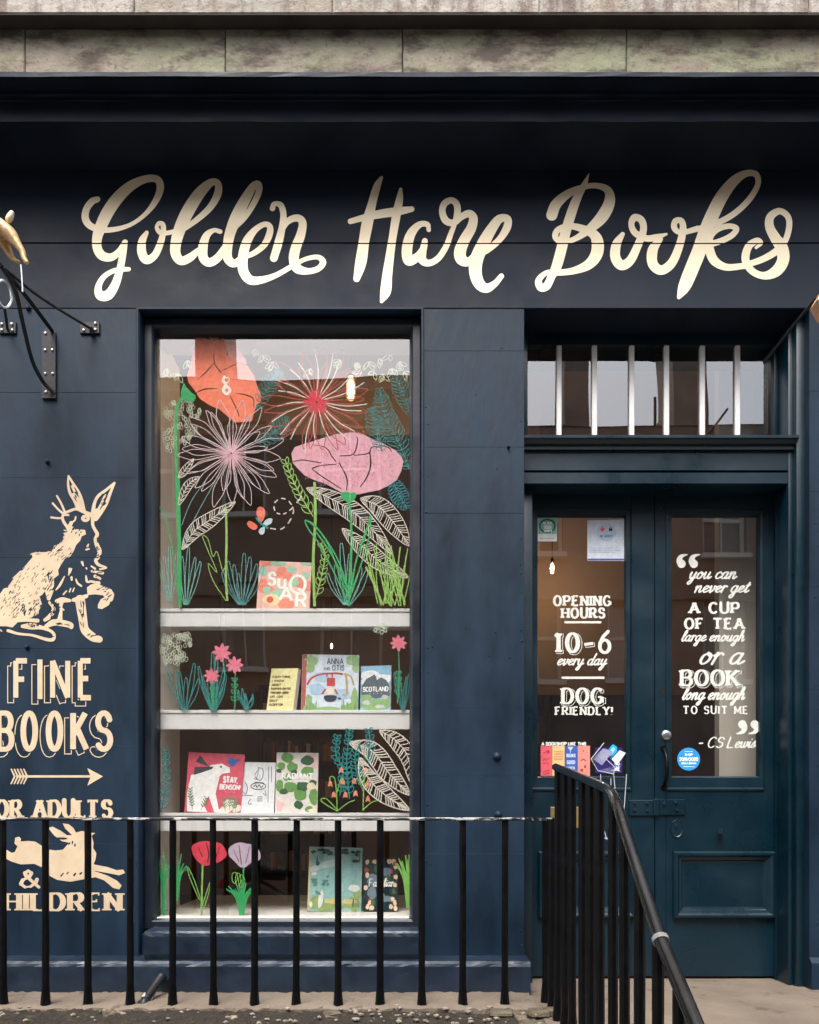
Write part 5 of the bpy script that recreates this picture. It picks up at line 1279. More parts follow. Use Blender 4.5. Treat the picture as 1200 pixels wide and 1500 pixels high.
# butterfly with a dashed flight line
def bf1(k): k.fill([(381,764),(376,754),(377,745),(382,742),(388,747),(388,757),(384,764)]); k.fill([(377,770),(366,763),(362,768),(367,774),(374,776)])
paint('painted_butterfly_wings', bf1, (240,122,96), .0002)
def bf2(k): k.fill([(386,766),(392,760),(399,760),(397,767),(389,770)]); k.fill([(383,773),(388,772),(387,781),(382,783),(379,778)])
paint('painted_butterfly_wings', bf2, (206,226,232), .0002)
paint('painted_butterfly_body', lambda k: k.line([(375,758),(383,767),(393,774)], 3), (40,150,150), .00005)
def dash(k):
    pts = catmull([(396,774),(412,775),(424,764),(430,748),(424,735),(412,730),(402,738),(404,750),(414,753),(424,748),(436,735),(452,710)], 10)
    for i in range(0, len(pts)-6, 9): k.line(pts[i:i+6], 1.8, False)
paint('painted_dashes', dash, C_CREAM, .0002)
# middle shelf: flower heads, loops, blades
def stars(k, spots, r=12):
    for cx, cy, s_ in spots:
        for i in range(8):
            a = i*math.pi/4+random.uniform(-.1,.1); c, s1 = math.cos(a), math.sin(a)
            k.fill([(cx,cy),(cx+c*r*s_*.55-s1*r*s_*.22,cy+s1*r*s_*.55+c*r*s_*.22),(cx+c*r*s_,cy+s1*r*s_),(cx+c*r*s_*.55+s1*r*s_*.22,cy+s1*r*s_*.55-c*r*s_*.22)], True, 3)
paint('painted_pink_flowers', lambda k: stars(k, [(325,956,1.2),(344,974,1.1),(310,990,1.0),(584,942,1.05)]), (232,128,148), .0002, 'pink star shaped flowers')
def fs(k):
    for a in ([(327,968),(328,1000),(312,1040)], [(345,985),(344,1040)], [(584,955),(585,1000),(582,1030)], [(310,1000),(311,1040)]): k.line(a, 1.5)
    for x, y in ((344,1010),(584,1000),(312,1015)): leafy(k, [(x,y+22),(x,y+8),(x,y-14)], 9, 1.2, 9, .25)
paint('painted_flower_stems', fs, (60,168,120), .0006)
paint('painted_teal_blades', lambda k: (grass_loops(k, 270, 1040, 6, 26, 82, 1.2), grass_loops(k, 312, 1041, 8, 22, 90, 1.3), grass_loops(k, 361, 1040, 6, 12, 36, 1.4), grass_loops(k, 590, 1040, 4, 12, 70, 1.2)), C_TEAL, .0009)
paint('painted_cow_parsley', lambda k: parsley(k, [(243,935,7),(258,940,12),(270,928,9),(275,942,6),(240,950,6),(243,965,8),(258,962,11),(270,962,7),(555,922,6),(562,920,5)]), (206,214,190), .0004)
# third compartment
def t3(k):
    for sp in ([(498,1165),(503,1130),(492,1105),(494,1080)], [(512,1170),(508,1120),(512,1070)], [(540,1120),(542,1085),(540,1068)], [(526,1150),(520,1110),(528,1090)]): leafy(k, sp, 12, 1.5, 10, .28)
    leafy(k, [(236,1190),(243,1150),(243,1100)], 12, 1.4, 10, .28)
paint('painted_teal_sprigs', t3, (26,140,140), .0009)
paint('painted_striped_leaf', lambda k: (rib_leaf(k, [(512,1088),(545,1100),(572,1135),(601,1165)], bell(14), 1.6, 24), rib_leaf(k, [(556,1070),(580,1085),(598,1110),(604,1150)], bell(12), 1.5, 18), rib_leaf(k, [(527,1110),(540,1140),(565,1165),(600,1187)], bell(13), 1.6, 24)), C_CREAM, .0006, 'broad pale striped leaves at the right, lower pane')
paint('painted_lime_leaves', lambda k: [k.line(a, 1.5) for a in ([(494,1188),(493,1160),(490,1140),(484,1138),(483,1145)], [(494,1160),(500,1140),(506,1146)], [(532,1188),(533,1150),(536,1130)], [(533,1160),(524,1140),(519,1148)], [(494,1188),(480,1180),(470,1172),(478,1170),(494,1186)], [(494,1188),(510,1176),(520,1172)], [(532,1186),(545,1175),(556,1172)], [(533,1150),(540,1145),(542,1160)])], (140,196,90), .0003)
def bells(k):
    for x, y in ((484,1148),(500,1128),(506,1164),(502,1145),(519,1144),(536,1128),(521,1162),(539,1170),(539,1148),(489,1164)): k.fill([(x-3.4,y+5),(x-2.6,y-2),(x,y-5),(x+2.6,y-2),(x+3.4,y+5),(x,y+3)], False)
paint('painted_bell_flowers', bells, (240,150,124), .0001)
# bottom compartment: red and lilac poppies, green tufts
def tuft(k, x, y, n, spread, h, w=1.6):
    for i in range(n):
        t = (i+.5)/n-.5; k.line([(x+t*4,y),(x+t*spread*.8,y-h*.5),(x+t*spread*2,y-h*random.uniform(.7,1)*(1-.35*abs(t)))], w, n=3)
paint('painted_green_tufts', lambda k: (tuft(k, 354, 1344, 15, 24, 60, 2.0), tuft(k, 258, 1320, 11, 22, 80, 1.5), tuft(k, 240, 1346, 10, 10, 105, 1.3), k.line([(357,1270),(356,1300)], 2.2)), C_GREEN, .0006)
paint('painted_lime_tufts', lambda k: (k.line([(297,1267),(296,1300),(295,1344)], 2.6), k.line([(295,1320),(285,1290),(275,1270),(278,1285),(292,1318)], 1.3), k.line([(297,1325),(305,1300),(308,1292),(306,1308),(298,1332)], 1.3), tuft(k, 598, 1330, 16, 20, 88, 1.5), [k.line(blob(344+i*5,1285+i*3,4,9,7,.2),1.1,closed=True) for i in range(3)]), (138,200,96), .0003)
f = Field(276, 1228, 336, 1272, .5); f.poly([(281,1240),(290,1234),(300,1232),(312,1233),(324,1236),(331,1246),(332,1254),(322,1262),(310,1266),(300,1268),(290,1262),(283,1252)], True); f.cut([[(302,1235,.5),(306,1250,.8),(304,1264,.6)], [(290,1240,.4),(297,1255,.6)], [(322,1240,.4),(316,1258,.6)]]); field_paint('painted_poppy', f, (228,72,92), .0001, 'red poppy low in the window')
f = Field(328, 1230, 386, 1276, .5); f.poly([(335,1244),(342,1237),(352,1234),(362,1236),(372,1238),(381,1248),(380,1260),(368,1264),(360,1270),(352,1270),(344,1262),(336,1254)], True); f.cut([[(350,1238,.5),(354,1266,.7)], [(366,1240,.5),(360,1264,.6)], [(342,1244,.4),(350,1262,.5)]]); field_paint('painted_poppy', f, (206,186,204), .0001, 'lilac poppy low in the window')
paint('painted_smudge', lambda k: k.fill([(455,1352),(461,1345),(464,1347),(463,1352)]), (80,190,150), .0002)

# ------------------------------------------------------------------ lettering and stickers on the door glass
LY = .2405                       # just in front of the glass plane (glass face at .242)
def dlet(leaf, name, segs, cell=.4, label=None, rgbm=None):
    return lettering(name, segs, rgbm or WLET, leaf, LY, cell, None, label)
def engraved(segs, w=1.5):
    """slab letters with a fine offset shadow line"""
    return shadow_line('x', segs, 2.0, 1.6, .8, .7, .35)
def dshadow(leaf, segs):
    f = engraved(segs); link('door_lettering', f.mesh(on_plane(LY), 'door_lettering'), WLET, leaf)
T = text_strokes
dlet(LL, 'door_lettering', T('OPENING', 810, 896, 887, 14, 3.8, 2.2, 'slab', gap=.38))
dlet(LL, 'door_lettering', T('HOURS', 822, 887, 905, 14, 3.8, 2.2, 'slab', gap=.38))
dlet(LL, 'door_rule', [((827,911.5),(881,911.5),1.6,1.6,True)])
dshadow(LL, T('10', 811, 850, 955, 27, 6.5, 3.0, 'slab', gap=.45)+[((856,944),(869,942.5),2.1,2.1,True)])
dlet(LL, 'door_lettering', T('6', 876, 896, 956, 31, 5.2, 4.0, 'sans'))
dlet(LL, 'door_lettering', T('every day', 816, 888, 974, 8.6, 2.5, 1.5, 'script', slant=.35, lift=.0))
dlet(LL, 'door_rule', [((823,992.8),(885.5,992.8),1.7,1.7,True)])
dshadow(LL, T('DOG', 822, 885, 1030.5, 22, 5.4, 2.4, 'slab', gap=.34))
dlet(LL, 'door_lettering', T('FRIENDLY!', 813, 898, 1047, 11.5, 2.8, 1.7, 'slab', gap=.42))
dlet(LL, 'door_lettering', T('A BOOKSHOP LIKE THIS...', 793, 862, 1091.8, 4.4, 1.6, 1.3, 'sans', gap=.26), .3)
def quote(leaf, cx, cy, flip):
    segs = []
    for k in (0, 1):
        x = cx+k*18
        pts = [(-2.5,4,6.0),(-5.5,-1,4.4),(-3.5,-6.5,3.0),(2,-9,1.6),(6,-9.5,.8)]
        pts = [((x-p[0]) if flip else (x+p[0]), (cy-p[1]) if flip else (cy+p[1]), p[2]) for p in catmull(pts, 4)]
        for a, b in zip(pts, pts[1:]): segs.append((a[:2], b[:2], a[2], b[2], False))
    dlet(leaf, 'quotation_marks', segs, .4)
quote(RL, 1001, 822, False); quote(RL, 1085, 1065, True)
dlet(RL, 'door_lettering', T('you can', 1009, 1078, 847.5, 9.6, 2.7, 1.6, 'script', slant=.4))
dlet(RL, 'door_lettering', T('never get', 1017, 1096, 867.5, 9.4, 2.7, 1.6, 'script', slant=.4))
dlet(RL, 'door_lettering', T('A CUP', 1009, 1084, 898, 15, 4.2, 2.4, 'slab', gap=.36))
dlet(RL, 'door_lettering', T('OF TEA', 1002, 1091, 921, 15, 4.0, 2.3, 'slab', gap=.36))
dlet(RL, 'door_lettering', T('large enough', 998, 1090, 939, 8.2, 2.4, 1.4, 'script', slant=.35))
dlet(RL, 'door_lettering', T('or a', 1023, 1088, 972.5, 16, 4.2, 1.8, 'script', slant=.45))
dshadow(RL, T('BOOK', 996, 1084, 1004, 22, 5.6, 2.6, 'slab', gap=.3))
dlet(RL, 'door_lettering', T('long enough', 999, 1090, 1024.5, 9.5, 2.8, 1.6, 'script', slant=.38))
dlet(RL, 'door_lettering', T('TO SUIT ME', 1000, 1096, 1045.5, 11, 2.4, 1.4, 'slab', gap=.42))
dlet(RL, 'door_lettering', T('CS Lewis', 1036, 1106, 1095, 8.6, 2.2, 1.4, 'script', slant=.35)+[((1024,1089),(1030,1088.5),1.0,1.0,True)])

# stickers and posters (flat card, in front of or behind the glass)
def card(name, px0, py0, px1, py1, rgb, label, cat, Y, th=.0006):
    c = P((px0+px1)/2, (py0+py1)/2, Y)
    e = empty(name, tuple(c), label, cat)
    bm = bmesh.new(); w, h = (px1-px0)*(DIST+Y)/FOC/2, (py1-py0)*(DIST+Y)/FOC/2
    add_box(bm, -w, w, 0, th, -h, h); link('card', bm_mesh(bm, 'card'), flat(rgb, .5), e)
    st = {'k': 0}
    def mp(x, y, o=0.0): return tuple(Vector(P(x, y, Y))-c+Vector((0, -.00015-st['k']*.00012-o, 0)))
    def ink(nm, fn, rgb2):
        st['k'] += 1; k = Ink(); fn(k); return k.build(nm, flat(rgb2, .5), e, 0, mp)
    def txt(nm, segs, rgb2, cell=.3):
        st['k'] += 1; return lettering(nm, segs, flat(rgb2, .5), e, 0, cell, mp)
    return e, ink, txt
GB = .2485-.0                   # behind the glass
GBY = .2488
e, ink, txt = card('sticker', 788, 758.5, 816, 793, (226,230,226), 'green and white sticker with dark ring at the top left of the left door glass', 'sticker', .2412)
ink('print_block', lambda k: k.fill([(788.6,759),(815.4,759),(815.4,782),(788.6,782)], False), (134,196,176))
ink('print_ring', lambda k: k.line([(802+11*math.cos(a), 770.5+9.5*math.sin(a)) for a in [i*math.pi/10 for i in range(21)]], 2.4, False), (36,92,84))
txt('print_text', T('THE BEST', 795, 809, 768, 3, 1, .9, 'sans')+T('1001', 797, 808, 775, 5, 1.4, 1.2, 'sans')+T('SHOPS', 797, 809, 779.5, 3, 1, .9, 'sans'), (236,240,236))
ink('print_line', lambda k: k.line([(791,789),(813,789)], 1.2, False), (206,176,166))
e, ink, txt = card('notice', 860.5, 762, 914.5, 821.5, (206,214,226), 'white notice with pale blue circle and small red fish, top right of left door glass', 'notice', .2412)
ink('print_circle', lambda k: k.fill([(888.5+14.5*math.cos(a), 779.5+13.5*math.sin(a)) for a in [i*math.pi/12 for i in range(24)]], False), (184,200,218))
ink('print_fish', lambda k: (k.fill([(881,771),(887,775.5),(881,780)], False), k.line([(879,775.5),(884,775.5)], 2, False)), (222,92,84))
ink('print_padlock', lambda k: (k.fill([(892,774),(897,774),(897,778),(892,778)], False), k.line([(893,774),(894.5,771),(896.5,774)], 1, False)), (40,44,54))
txt('print_text', T('WE ACCEPT', 879, 898, 787, 3.2, .9, .8, 'sans'), (120,134,156))
ink('print_lines', lambda k: [k.line([(864,y),(x,y)], .8, False) for y, x in ((803,905),(806,909),(809,900))], (182,186,196))
ink('print_band', lambda k: (k.line([(861,819.5),(914,819.5)], 2.4, False)), (84,90,160))
for x0, x1, rgb, r2, lbl, kind in ((792,809,(226,96,108),(176,58,74),'red narrow poster with dark handwriting, first of four in the left door glass',0),(809,827.3,(240,192,132),(170,120,92),'peach narrow poster patterned with small birds, second of four in the left door glass',1),(827.3,846.2,(60,92,168),(186,200,236),'blue narrow poster with light lettering, third of four in the left door glass',2),(846.2,864.5,(240,140,128),(150,70,66),'salmon narrow poster with small dark motifs, fourth of four in the left door glass',3)):
    e, ink, txt = card('poster', x0+.2, 1092.5, x1-.2, 1136.5, rgb, lbl, 'poster', .2412)
    if kind == 0: ink('print_scribble', lambda k: ([k.line([(x0+4+i*1.8,y+random.uniform(-2,2)) for i in range(6)], 1.0) for y in (1101,1113,1118,1129,1133)], k.fill(blob(x0+11,1101,2.4,2.4))), r2)
    if kind == 1: ink('print_pattern', lambda k: [k.line([(x0+3+i*2.6,y),(x0+4.2+i*2.6,y-2.4),(x0+5+i*2.6,y)], .9, False) for i in range(5) for y in (1102,1105.5,1109.5,1113)], r2)
    if kind == 2:
        ink('print_glass', lambda k: (k.fill([(x0+4,1094),(x0+13,1094),(x0+8.5,1100)], False), k.line([(x0+8.5,1099),(x0+8.5,1103)], .9, False)), r2)
        txt('print_text', T('BOOKS', x0+2.5, x0+16, 1109, 4.5, 1.2, 1, 'sans')+T('GOOD', x0+3, x0+15.5, 1119, 5, 1.2, 1, 'sans')+T('LUCK', x0+3, x0+15.5, 1127, 4, 1.1, 1, 'sans'), r2)
    if kind == 3: ink('print_motifs', lambda k: (k.line([(x0+5,1115),(x0+8.5,1112),(x0+12,1115)], 1.5), k.fill(blob(x0+6,1128,2.2,2.2)), k.fill(blob(x0+11,1123,2.0,2)), k.fill(blob(x0+8.5,1100,1.2,1.2))), r2)
e, ink, txt = card('notice', 872, 1095, 911.5, 1132.5, (44,32,104), 'dark purple notice with white lettering behind the leaflet holder', 'notice', .2412)
txt('print_text', T('AND', 896, 908, 1121, 4.4, 1, .9, 'sans', gap=.6)+T('ARE', 896, 909, 1129, 5.5, 1.8, 1.6, 'sans'), (226,222,240))
c = P(1009, 1112, .2412)
e = empty('sticker', tuple(c), 'round bright blue sticker with white year lettering, bottom left of the right door glass', 'sticker')
link('disc', lathe_mesh([(0,0),(.0535,0),(.0535,.0006),(0,.0006)], 40, 'disc', 'y'), flat((52,146,220), .4), e)
mp = lambda x, y, o=0.0: tuple(Vector(P(x, y, .2412))-c+Vector((0,-.0002-o,0)))
lettering('print_text', T('2019/2020', 995, 1023, 1114.5, 4.8, 1.2, 1.0, 'sans', gap=.25)+T('SHOP', 1003, 1015, 1107, 3, .9, .8, 'sans')+T('GREAT BRITAIN', 998, 1020, 1119.5, 2.4, .7, .6, 'sans')+[((1000,1123),(1018,1123),.35,.35,True),((1003,1101),(1015,1101),.35,.35,True)], flat((232,240,250)), e, 0, .3, mp)

# acrylic leaflet holder hung on the stair railing, with leaflets
AY = -.42
AH = empty('leaflet_holder', tuple(P(890, 1230, AY)), 'clear acrylic leaflet holder fixed behind the stair railing', 'leaflet holder')
def al(p): return tuple(Vector(p)-Vector(AH.location))
def apan(name, pts, th=.003):
    bm = bmesh.new(); a = [bm.verts.new(al(P(x, y, AY+o))) for x, y, o in pts]; 
    f_ = bm.faces.new(a); r = bmesh.ops.extrude_face_region(bm, geom=[f_])
    for v in [v for v in r['geom'] if isinstance(v, bmesh.types.BMVert)]: v.co += Vector((0, th, 0))
    return link(name, bm_mesh(bm, name), ACRYL, AH)
EDG = mat('acrylic_edge', (.5,.53,.58), .25, spec=.8)
apan('back_plate', [(884,1136,.05),(918,1133,.05),(914,1192,.05),(905,1228,.05),(882,1228,.05)])
apan('front_plate', [(878,1134,0),(901,1136,0),(899,1155,0),(878,1152,0)])
apan('tray', [(866,1113,.0),(888,1088,.02),(912,1118,.02),(899,1134,0),(876,1129,0)])
for pts in ([(866,1112),(885,1088)], [(866,1112),(876,1129),(899,1134),(901,1124),(888,1112)], [(899,1134),(901,1155)], [(918,1134),(914,1190)], [(884,1228),(904,1229)], [(880,1134),(880,1150)], [(882,1206),(889,1230)], [(895,1140),(895,1154)]):
    tube('edge', [al(P(x, y, AY+.002)) for x, y in pts], .0017, EDG, AH, 6)
for pts, rgb, lbl in (([(886,1104),(898,1090),(904,1094),(904,1101),(895,1112)], (40,170,220), 'bright blue leaflet sticking up out of the acrylic holder'),
                      ([(896,1112),(908,1099),(917,1103),(904,1121)], (214,222,236), 'pale blue-white leaflet leaning right in the acrylic holder'),
                      ([(868,1112),(884,1096),(898,1101),(882,1121)], (150,150,178), 'grey-lilac leaflet lying at the left of the acrylic holder'),
                      ([(890,1108),(896,1112),(903,1124),(898,1129),(888,1116)], (64,44,120), 'dark violet leaflet in the middle of the acrylic holder')):
    cc = P(sum(p[0] for p in pts)/len(pts), sum(p[1] for p in pts)/len(pts), AY+.012)
    k = {'(':0}; dy = {40:.020, 214:.012, 150:.008, 64:.016}[rgb[0]]
    bm = bmesh.new(); a = [bm.verts.new(Vector(P(x, y, AY+dy))-cc) for x, y in pts]; f_ = bm.faces.new(a); r = bmesh.ops.extrude_face_region(bm, geom=[f_])
    for v in [v for v in r['geom'] if isinstance(v, bmesh.types.BMVert)]: v.co += Vector((0, .002, 0))
    o = link('leaflet', bm_mesh(bm, 'leaflet'), flat(rgb, .4), None, tuple(cc)); tag(o, lbl, 'leaflet')
    if rgb[0] == 40:
        bm = bmesh.new(); q = [(890,1104),(898,1094),(902,1097),(895,1108)]; bm.faces.new([bm.verts.new(Vector(P(x, y, AY+dy-.0006))-cc) for x, y in q]); link('print_block', bm_mesh(bm, 'print_block'), flat((150,214,240)), o)

# ------------------------------------------------------------------ shop interior seen through the glass
IZ = GZ; IC = ZC+3.35
SI = empty('shop_interior', (0, 3, IZ), 'dim brown shop room behind the glass', 'room')
def ipart(name, x0, x1, y0, y1, z0, z1, m): 
    bm = bmesh.new(); add_box(bm, x0, x1, y0-3, y1-3, z0-IZ, z1-IZ); return link(name, bm_mesh(bm, name), m, SI)
ipart('floor', -3.3, 3.3, .41, 7.0, IZ-.1, IZ, WOODF); ipart('ceiling', -3.3, 3.3, .31, 7.0, IC, IC+.1, CEIL)
ipart('back_wall', -3.3, 3.3, 7.0, 7.1, IZ, IC, SHOPWALL); ipart('side_wall', -3.4, -3.3, .31, 7.0, IZ, IC, SHOPWALL); ipart('side_wall', 3.3, 3.4, .31, 7.0, IZ, IC, SHOPWALL)
ipart('entry_wall', 1.555, 2.2, .50, .56, IZ, IC, mat('cream_entry_wall', (.8,.72,.62), .7, var=.05)); ipart('wardrobe_wall', .06, .12, .5, 1.3, IZ, IZ+3.0, SHOPWALL)
ipart('bulkhead', -2.2, .9, 2.0, 2.08, ZC+2.64, IC-.001, SHOPWALL); ipart('bulkhead', .95, 3.29, 4.0, 4.08, ZC+1.15, IC-.001, SHOPWALL)
AMBER = bpy.data.materials.new('glowing_amber_glass'); AMBER.use_nodes = True
_n = AMBER.node_tree; _n.nodes.clear(); _o = _n.nodes.new('ShaderNodeOutputMaterial'); _m = _n.nodes.new('ShaderNodeMixShader'); _t = _n.nodes.new('ShaderNodeBsdfTransparent'); _e = _n.nodes.new('ShaderNodeEmission')
_e.inputs[0].default_value = (1, .45, .16, 1); _e.inputs[1].default_value = 1.1; _m.inputs[0].default_value = .45
_n.links.new(_t.outputs[0], _m.inputs[1]); _n.links.new(_e.outputs[0], _m.inputs[2]); _n.links.new(_m.outputs[0], _o.inputs[0])
def pendant(px, py, Y, lbl, s=1.0, power=140):
    c = P(px, py, Y)
    e = empty('pendant_bulb', tuple(c), lbl, 'light bulb', 'bare bulbs hanging in the shop')
    b = link('bulb', lathe_mesh([(0,-.075),(.018,-.073),(.03,-.06),(.034,-.03),(.034,.02),(.028,.045),(.016,.06),(.013,.066),(0,.066)], 20, 'bulb'), AMBER, e)
    link('filament', lathe_mesh([(0,-.062),(.012,-.058),(.021,-.03),(.021,.015),(.012,.04),(0,.045)], 14, 'filament'), mat('lit_filament_%d' % power, (1,.8,.55), .4, emit=((1,.66,.36), power*2)), b)
    b.scale = (s*.8,s*.8,s)
    link('socket', lathe_mesh([(0,.064),(.017,.064),(.019,.07),(.019,.11),(.008,.125),(0,.125)], 16, 'socket'), IRON, e).scale = (s,s,s)
    tube('cord', [(0,0,.12*s),(0,0,IC-c.z)], .003, IRON, e, 6)
pendant(514, 568, 1.25, 'glowing pendant bulb in the upper right of the display window')
pendant(809, 832, 3.3, 'glowing pendant bulb seen through the left door glass', .7, 330)
pendant(486, 946, 5.2, 'small distant glowing bulb seen above the blue picture book', .42, 500)
pendant(1022, 1008, 6.3, 'faint distant bulb seen low in the right door glass', .3, 30)
# bookcases with books inside the shop
def bookcase(x, y, w, h, rot, lbl, where, nsh=5):
    e = empty('bookcase', (x, y, IZ+.001), lbl, 'bookcase', None, (0, 0, rot))
    def bp(name, *a):
        bm = bmesh.new(); add_box(bm, *a); link(name, bm_mesh(bm, name), WOODD, e)
    bp('side', -w/2, -w/2+.025, 0, .28, 0, h); bp('side', w/2-.025, w/2, 0, .28, 0, h); bp('back', -w/2+.026, w/2-.026, .262, .28, 0, h); bp('top', -w/2-.01, w/2+.01, -.01, .29, h+.001, h+.03)
    for i in range(nsh): bp('shelf', -w/2+.026, w/2-.026, 0, .26, .05+i*(h-.08)/nsh, .075+i*(h-.08)/nsh)
    cs, sn = math.cos(rot), math.sin(rot)
    for i in range(nsh):
        xx = -w/2+.035
        while xx < w/2-.07:
            t = random.uniform(.026,.055); hh = random.uniform(.19, .28); dd = random.uniform(.14,.19)
            cn, col = random.choice([('brick red',(150,60,50)),('tan',(196,176,140)),('slate blue',(60,76,98)),('brown',(110,88,60)),('off white',(206,196,180)),('dull green',(70,96,80)),('ochre',(170,110,60)),('charcoal',(50,48,52))])
            bm = bmesh.new(); add_box(bm, -t/2, t/2, -dd/2, dd/2, 0, hh, .002)
            lx, ly, lz = xx+t/2, .03+dd/2, .0765+i*(h-.08)/nsh
            o = link('book', bm_mesh(bm, 'book'), flat(col, .6), None, (x+lx*cs-ly*sn, y+lx*sn+ly*cs, IZ+lz), (0,0,rot))
            rw = ['bottom','second lowest','third','fourth','fifth','top'][i]
            tag(o, f'{cn} spine-out book on the {rw} shelf behind the {where}', 'book', f'{cn} books on the {rw} shelf behind the {where}')
            xx += t+random.uniform(.002,.006)
bookcase(1.15, 6.6, 1.3, 2.5, 0, 'dark wooden bookcase on the back wall seen through the left door glass', 'left door glass', 6)
bookcase(-1.3, 6.6, 1.2, 2.4, 0, 'dark wooden bookcase on the back wall behind the display window', 'display window', 5)

# ------------------------------------------------------------------ across the street (seen in the reflections)
OY = -10.0
def tenement(name, x0, x1, eaves, m, lbl, wins, chims):
    e = empty(name, ((x0+x1)/2, OY-3, 0), lbl, 'building')
    o = Vector(e.location)
    def bp(nm, a, m2, parent=e, bev=0.0):
        bm = bmesh.new(); add_box(bm, a[0]-o.x, a[1]-o.x, a[2]-o.y, a[3]-o.y, a[4], a[5], bev); return link(nm, bm_mesh(bm, nm), m2, parent)
    # facade as piers and bands round true openings
    xs = sorted({w[0] for w in wins}); rows = sorted({(w[2], w[3]) for w in wins})
    zc = 0.0
    for (za, zb_) in rows:
        bp('wall_band', (x0, x1, OY-.4, OY, zc, za), m); cx = x0
        for w in sorted([w for w in wins if (w[2], w[3]) == (za, zb_)]):
            bp('pier', (cx, w[0], OY-.4, OY, za, zb_), m); cx = w[1]
        bp('pier', (cx, x1, OY-.4, OY, za, zb_), m); zc = zb_
    bp('wall_band', (x0, x1, OY-.4, OY, zc, eaves), m)
    bp('back_wall', (x0, x1, OY-6, OY-5.7, 0, eaves), m)
    bp('string_course', (x0, x1, OY+.001, OY+.08, 5.15, 5.3), m); bp('eaves_cornice', (x0-.02, x1+.02, OY+.001, OY+.22, eaves-.22, eaves), m)
    bm = bmesh.new(); v = [bm.verts.new((xx-o.x, yy-o.y, zz_)) for xx in (x0, x1) for yy, zz_ in ((OY+.25, eaves+.0), (OY-3, eaves+1.1), (OY-6.1, eaves+.0))]
    bm.faces.new((v[0], v[1], v[4], v[3])); bm.faces.new((v[1], v[2], v[5], v[4])); bm.faces.new((v[0], v[2], v[1])); bm.faces.new((v[3], v[4], v[5])); bm.faces.new((v[0], v[3], v[5], v[2]))
    link('roof', bm_mesh(bm, 'roof'), SLATE, e)
    WF = mat('white_sash_paint', (.75,.74,.72), .5)
    for a, b, za, zb_ in wins:
        w = bp('window', (a, b, OY-.2, OY-.17, za, za+.05), WF)
        for q in ((a, a+.06, za, zb_), (b-.06, b, za, zb_)): bp('frame', (q[0], q[1], OY-.2, OY-.12, q[2]+.051, q[3]), WF, w)
        bp('frame', (a+.061, b-.061, OY-.19, OY-.13, (za+zb_)/2-.03, (za+zb_)/2+.03), WF, w); bp('frame', (a+.061, b-.061, OY-.19, OY-.13, zb_-.06, zb_), WF, w)
        bp('frame', ((a+b)/2-.012, (a+b)/2+.012, OY-.185, OY-.14, za+.051, (za+zb_)/2-.031), WF, w); bp('frame', ((a+b)/2-.012, (a+b)/2+.012, OY-.185, OY-.14, (za+zb_)/2+.031, zb_-.061), WF, w)
        bp('sill', (a-.05, b+.05, OY-.1, OY+.1, za-.09, za-.001), WF, w)
        bp('pane', (a+.02, b-.02, OY-.178, OY-.172, za+.02, zb_-.02), GLASS_OPP, w)
        if za < 5: bp('blind', (a+.03, b-.03, OY-.26, OY-.25, za+.06, zb_), mat('pale_blind', (.6,.58,.54), .8), w)
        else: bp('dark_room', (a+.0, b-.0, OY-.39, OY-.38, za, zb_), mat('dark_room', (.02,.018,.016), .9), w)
    for cx0, cx1, zt_, pots in chims:
        ch = bp('chimney_stack', (cx0, cx1, OY-2.2, OY-1.2, eaves-.5, zt_), m); bp('chimney_cap', (cx0-.08, cx1+.08, OY-2.28, OY-1.12, zt_+.001, zt_+.12), m, ch)
        for i in range(pots):
            xx = cx0+(cx1-cx0)*(i+.5)/pots
            link('chimney_pot', lathe_mesh([(.13,0),(.11,.1),(.10,.45),(.12,.5),(.08,.5),(.08,.1)], 12, 'chimney_pot'), mat('terracotta', (.3,.17,.1), .8), ch, (xx-o.x, OY-1.7-o.y, zt_+.12))
    return e
k_ = 85.8
def MX(px): return (px-600)/k_
def MZ(py): return ZC+(1197-py)/k_
tenement('tenement', -12, 1.2, MZ(560), STONE_OPP, 'brown sandstone tenement across the street, seen in reflection',
    [(MX(a), MX(b), MZ(s), MZ(t)) for a, b in ((320,388),(467,558),(-160,-70),(60,140),(180,250)) for s, t in ((749,612),(978,850))], [(-9,-7,MZ(560)+2.2,4),(-4.02,-3.43,MZ(560)+2.6,1)])
tenement('tenement', 1.25, 14, MZ(622), STONE_OPP2, 'lower grey-brown tenement with tall chimneys across the street, seen in reflection',
    [(MX(a), MX(b), MZ(s), MZ(t)) for a, b in ((760,830),(900,970),(1040,1110),(1210,1290),(1400,1480)) for s, t in ((800,690),(990,860))], [(2.93,3.40,MZ(400),2),(5.0,5.65,MZ(400),2),(MX(1400),MX(1480),MZ(500),3)])
TA = empty('television_aerial', (4.72, OY-1.5, MZ(640)), 'thin rooftop television aerial reflected in the fanlight', 'aerial')
tube('mast', [(0,0,0),(0,0,1.6)], .03, IRON, TA, 6); tube('boom', [(-.7,0,.55),(.15,0,.95)], .02, IRON, TA, 6)
for i in range(6): tube('element', [(-.65+i*.14,-.01,.42+i*.07),(-.65+i*.14,.01,.75+i*.07)], .014, IRON, TA, 6)

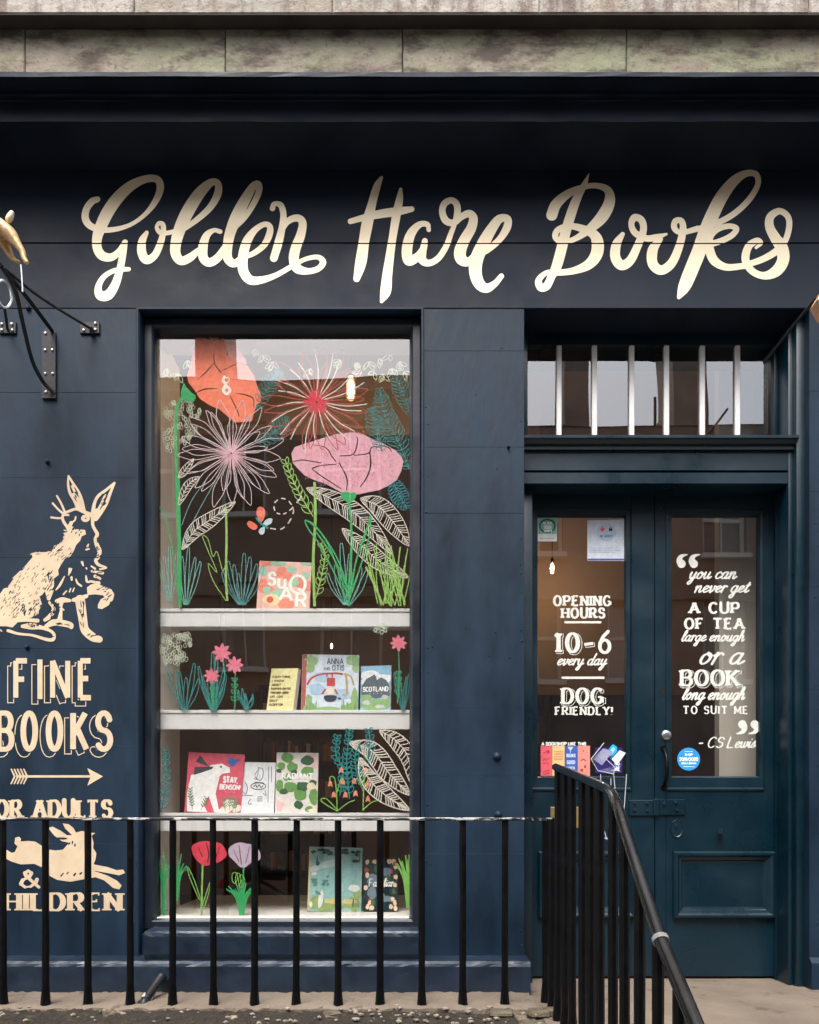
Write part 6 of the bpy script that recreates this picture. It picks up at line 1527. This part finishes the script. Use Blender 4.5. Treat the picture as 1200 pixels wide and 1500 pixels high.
# scooter parked on the street behind the viewer, visible only as a reflection low in the window
SCO = empty('parked_scooter', (-1.35, -5.6, -.12), 'dark parked motor scooter reflected low in the display window', 'scooter')
DKP = mat('dark_scooter_paint', (.03,.03,.035), .25, coat=.5); RUB = mat('black_rubber', (.01,.01,.01), .7)
def torus(R, r, nm, m, parent, loc):
    bm = bmesh.new(); rings = []
    for i in range(28):
        a = i*2*math.pi/28; rings.append([bm.verts.new(((R+r*math.cos(b))*math.cos(a), r*math.sin(b), (R+r*math.cos(b))*math.sin(a))) for b in [j*math.pi/4 for j in range(8)]])
    for i in range(28):
        for j in range(8): bm.faces.new((rings[i][j], rings[i][(j+1)%8], rings[(i+1)%28][(j+1)%8], rings[(i+1)%28][j]))
    return link(nm, bm_mesh(bm, nm, True), m, parent, loc)
for x in (-.62, .62):
    w = torus(.24, .065, 'wheel', RUB, SCO, (x, 0, .305)); link('hub', lathe_mesh([(0,-.04),(.09,-.04),(.17,-.01),(.17,.01),(.09,.04),(0,.04)], 16, 'hub', 'y'), STEEL, w)
me = skin_body('body', [(-.75,0,.62),(-.45,0,.62),(-.15,0,.45),(.15,0,.38),(.42,0,.5),(.52,0,.85),(.5,0,1.0)], [(i,i+1) for i in range(6)], [.08,.17,.14,.1,.14,.1,.06], DKP); link('body', me, DKP, SCO)
tube('seat', [(-.7,0,.80),(-.4,0,.84),(-.1,0,.80)], [.07,.11,.08], RUB, SCO, 12); tube('handlebar', [(.42,-.32,1.05),(.5,-.1,1.06),(.5,.1,1.06),(.42,.32,1.05)], .018, STEEL, SCO, 8)
tube('fork', [(.52,0,.9),(.62,.0,.32)], .03, STEEL, SCO, 8); link('tail_light', lathe_mesh([(0,-.03),(.05,-.02),(.05,.02),(0,.03)], 12, 'tail_light', 'y'), mat('red_lens', (.6,.02,.02), .2), SCO, (-.83,0,.68))
me = skin_body('leg_shield', [(.48,-.2,.9),(.5,0,.75),(.48,.2,.9)], [(0,1),(1,2)], [.05,.08,.05], DKP); link('leg_shield', me, DKP, SCO)
bpy.context.view_layer.update()
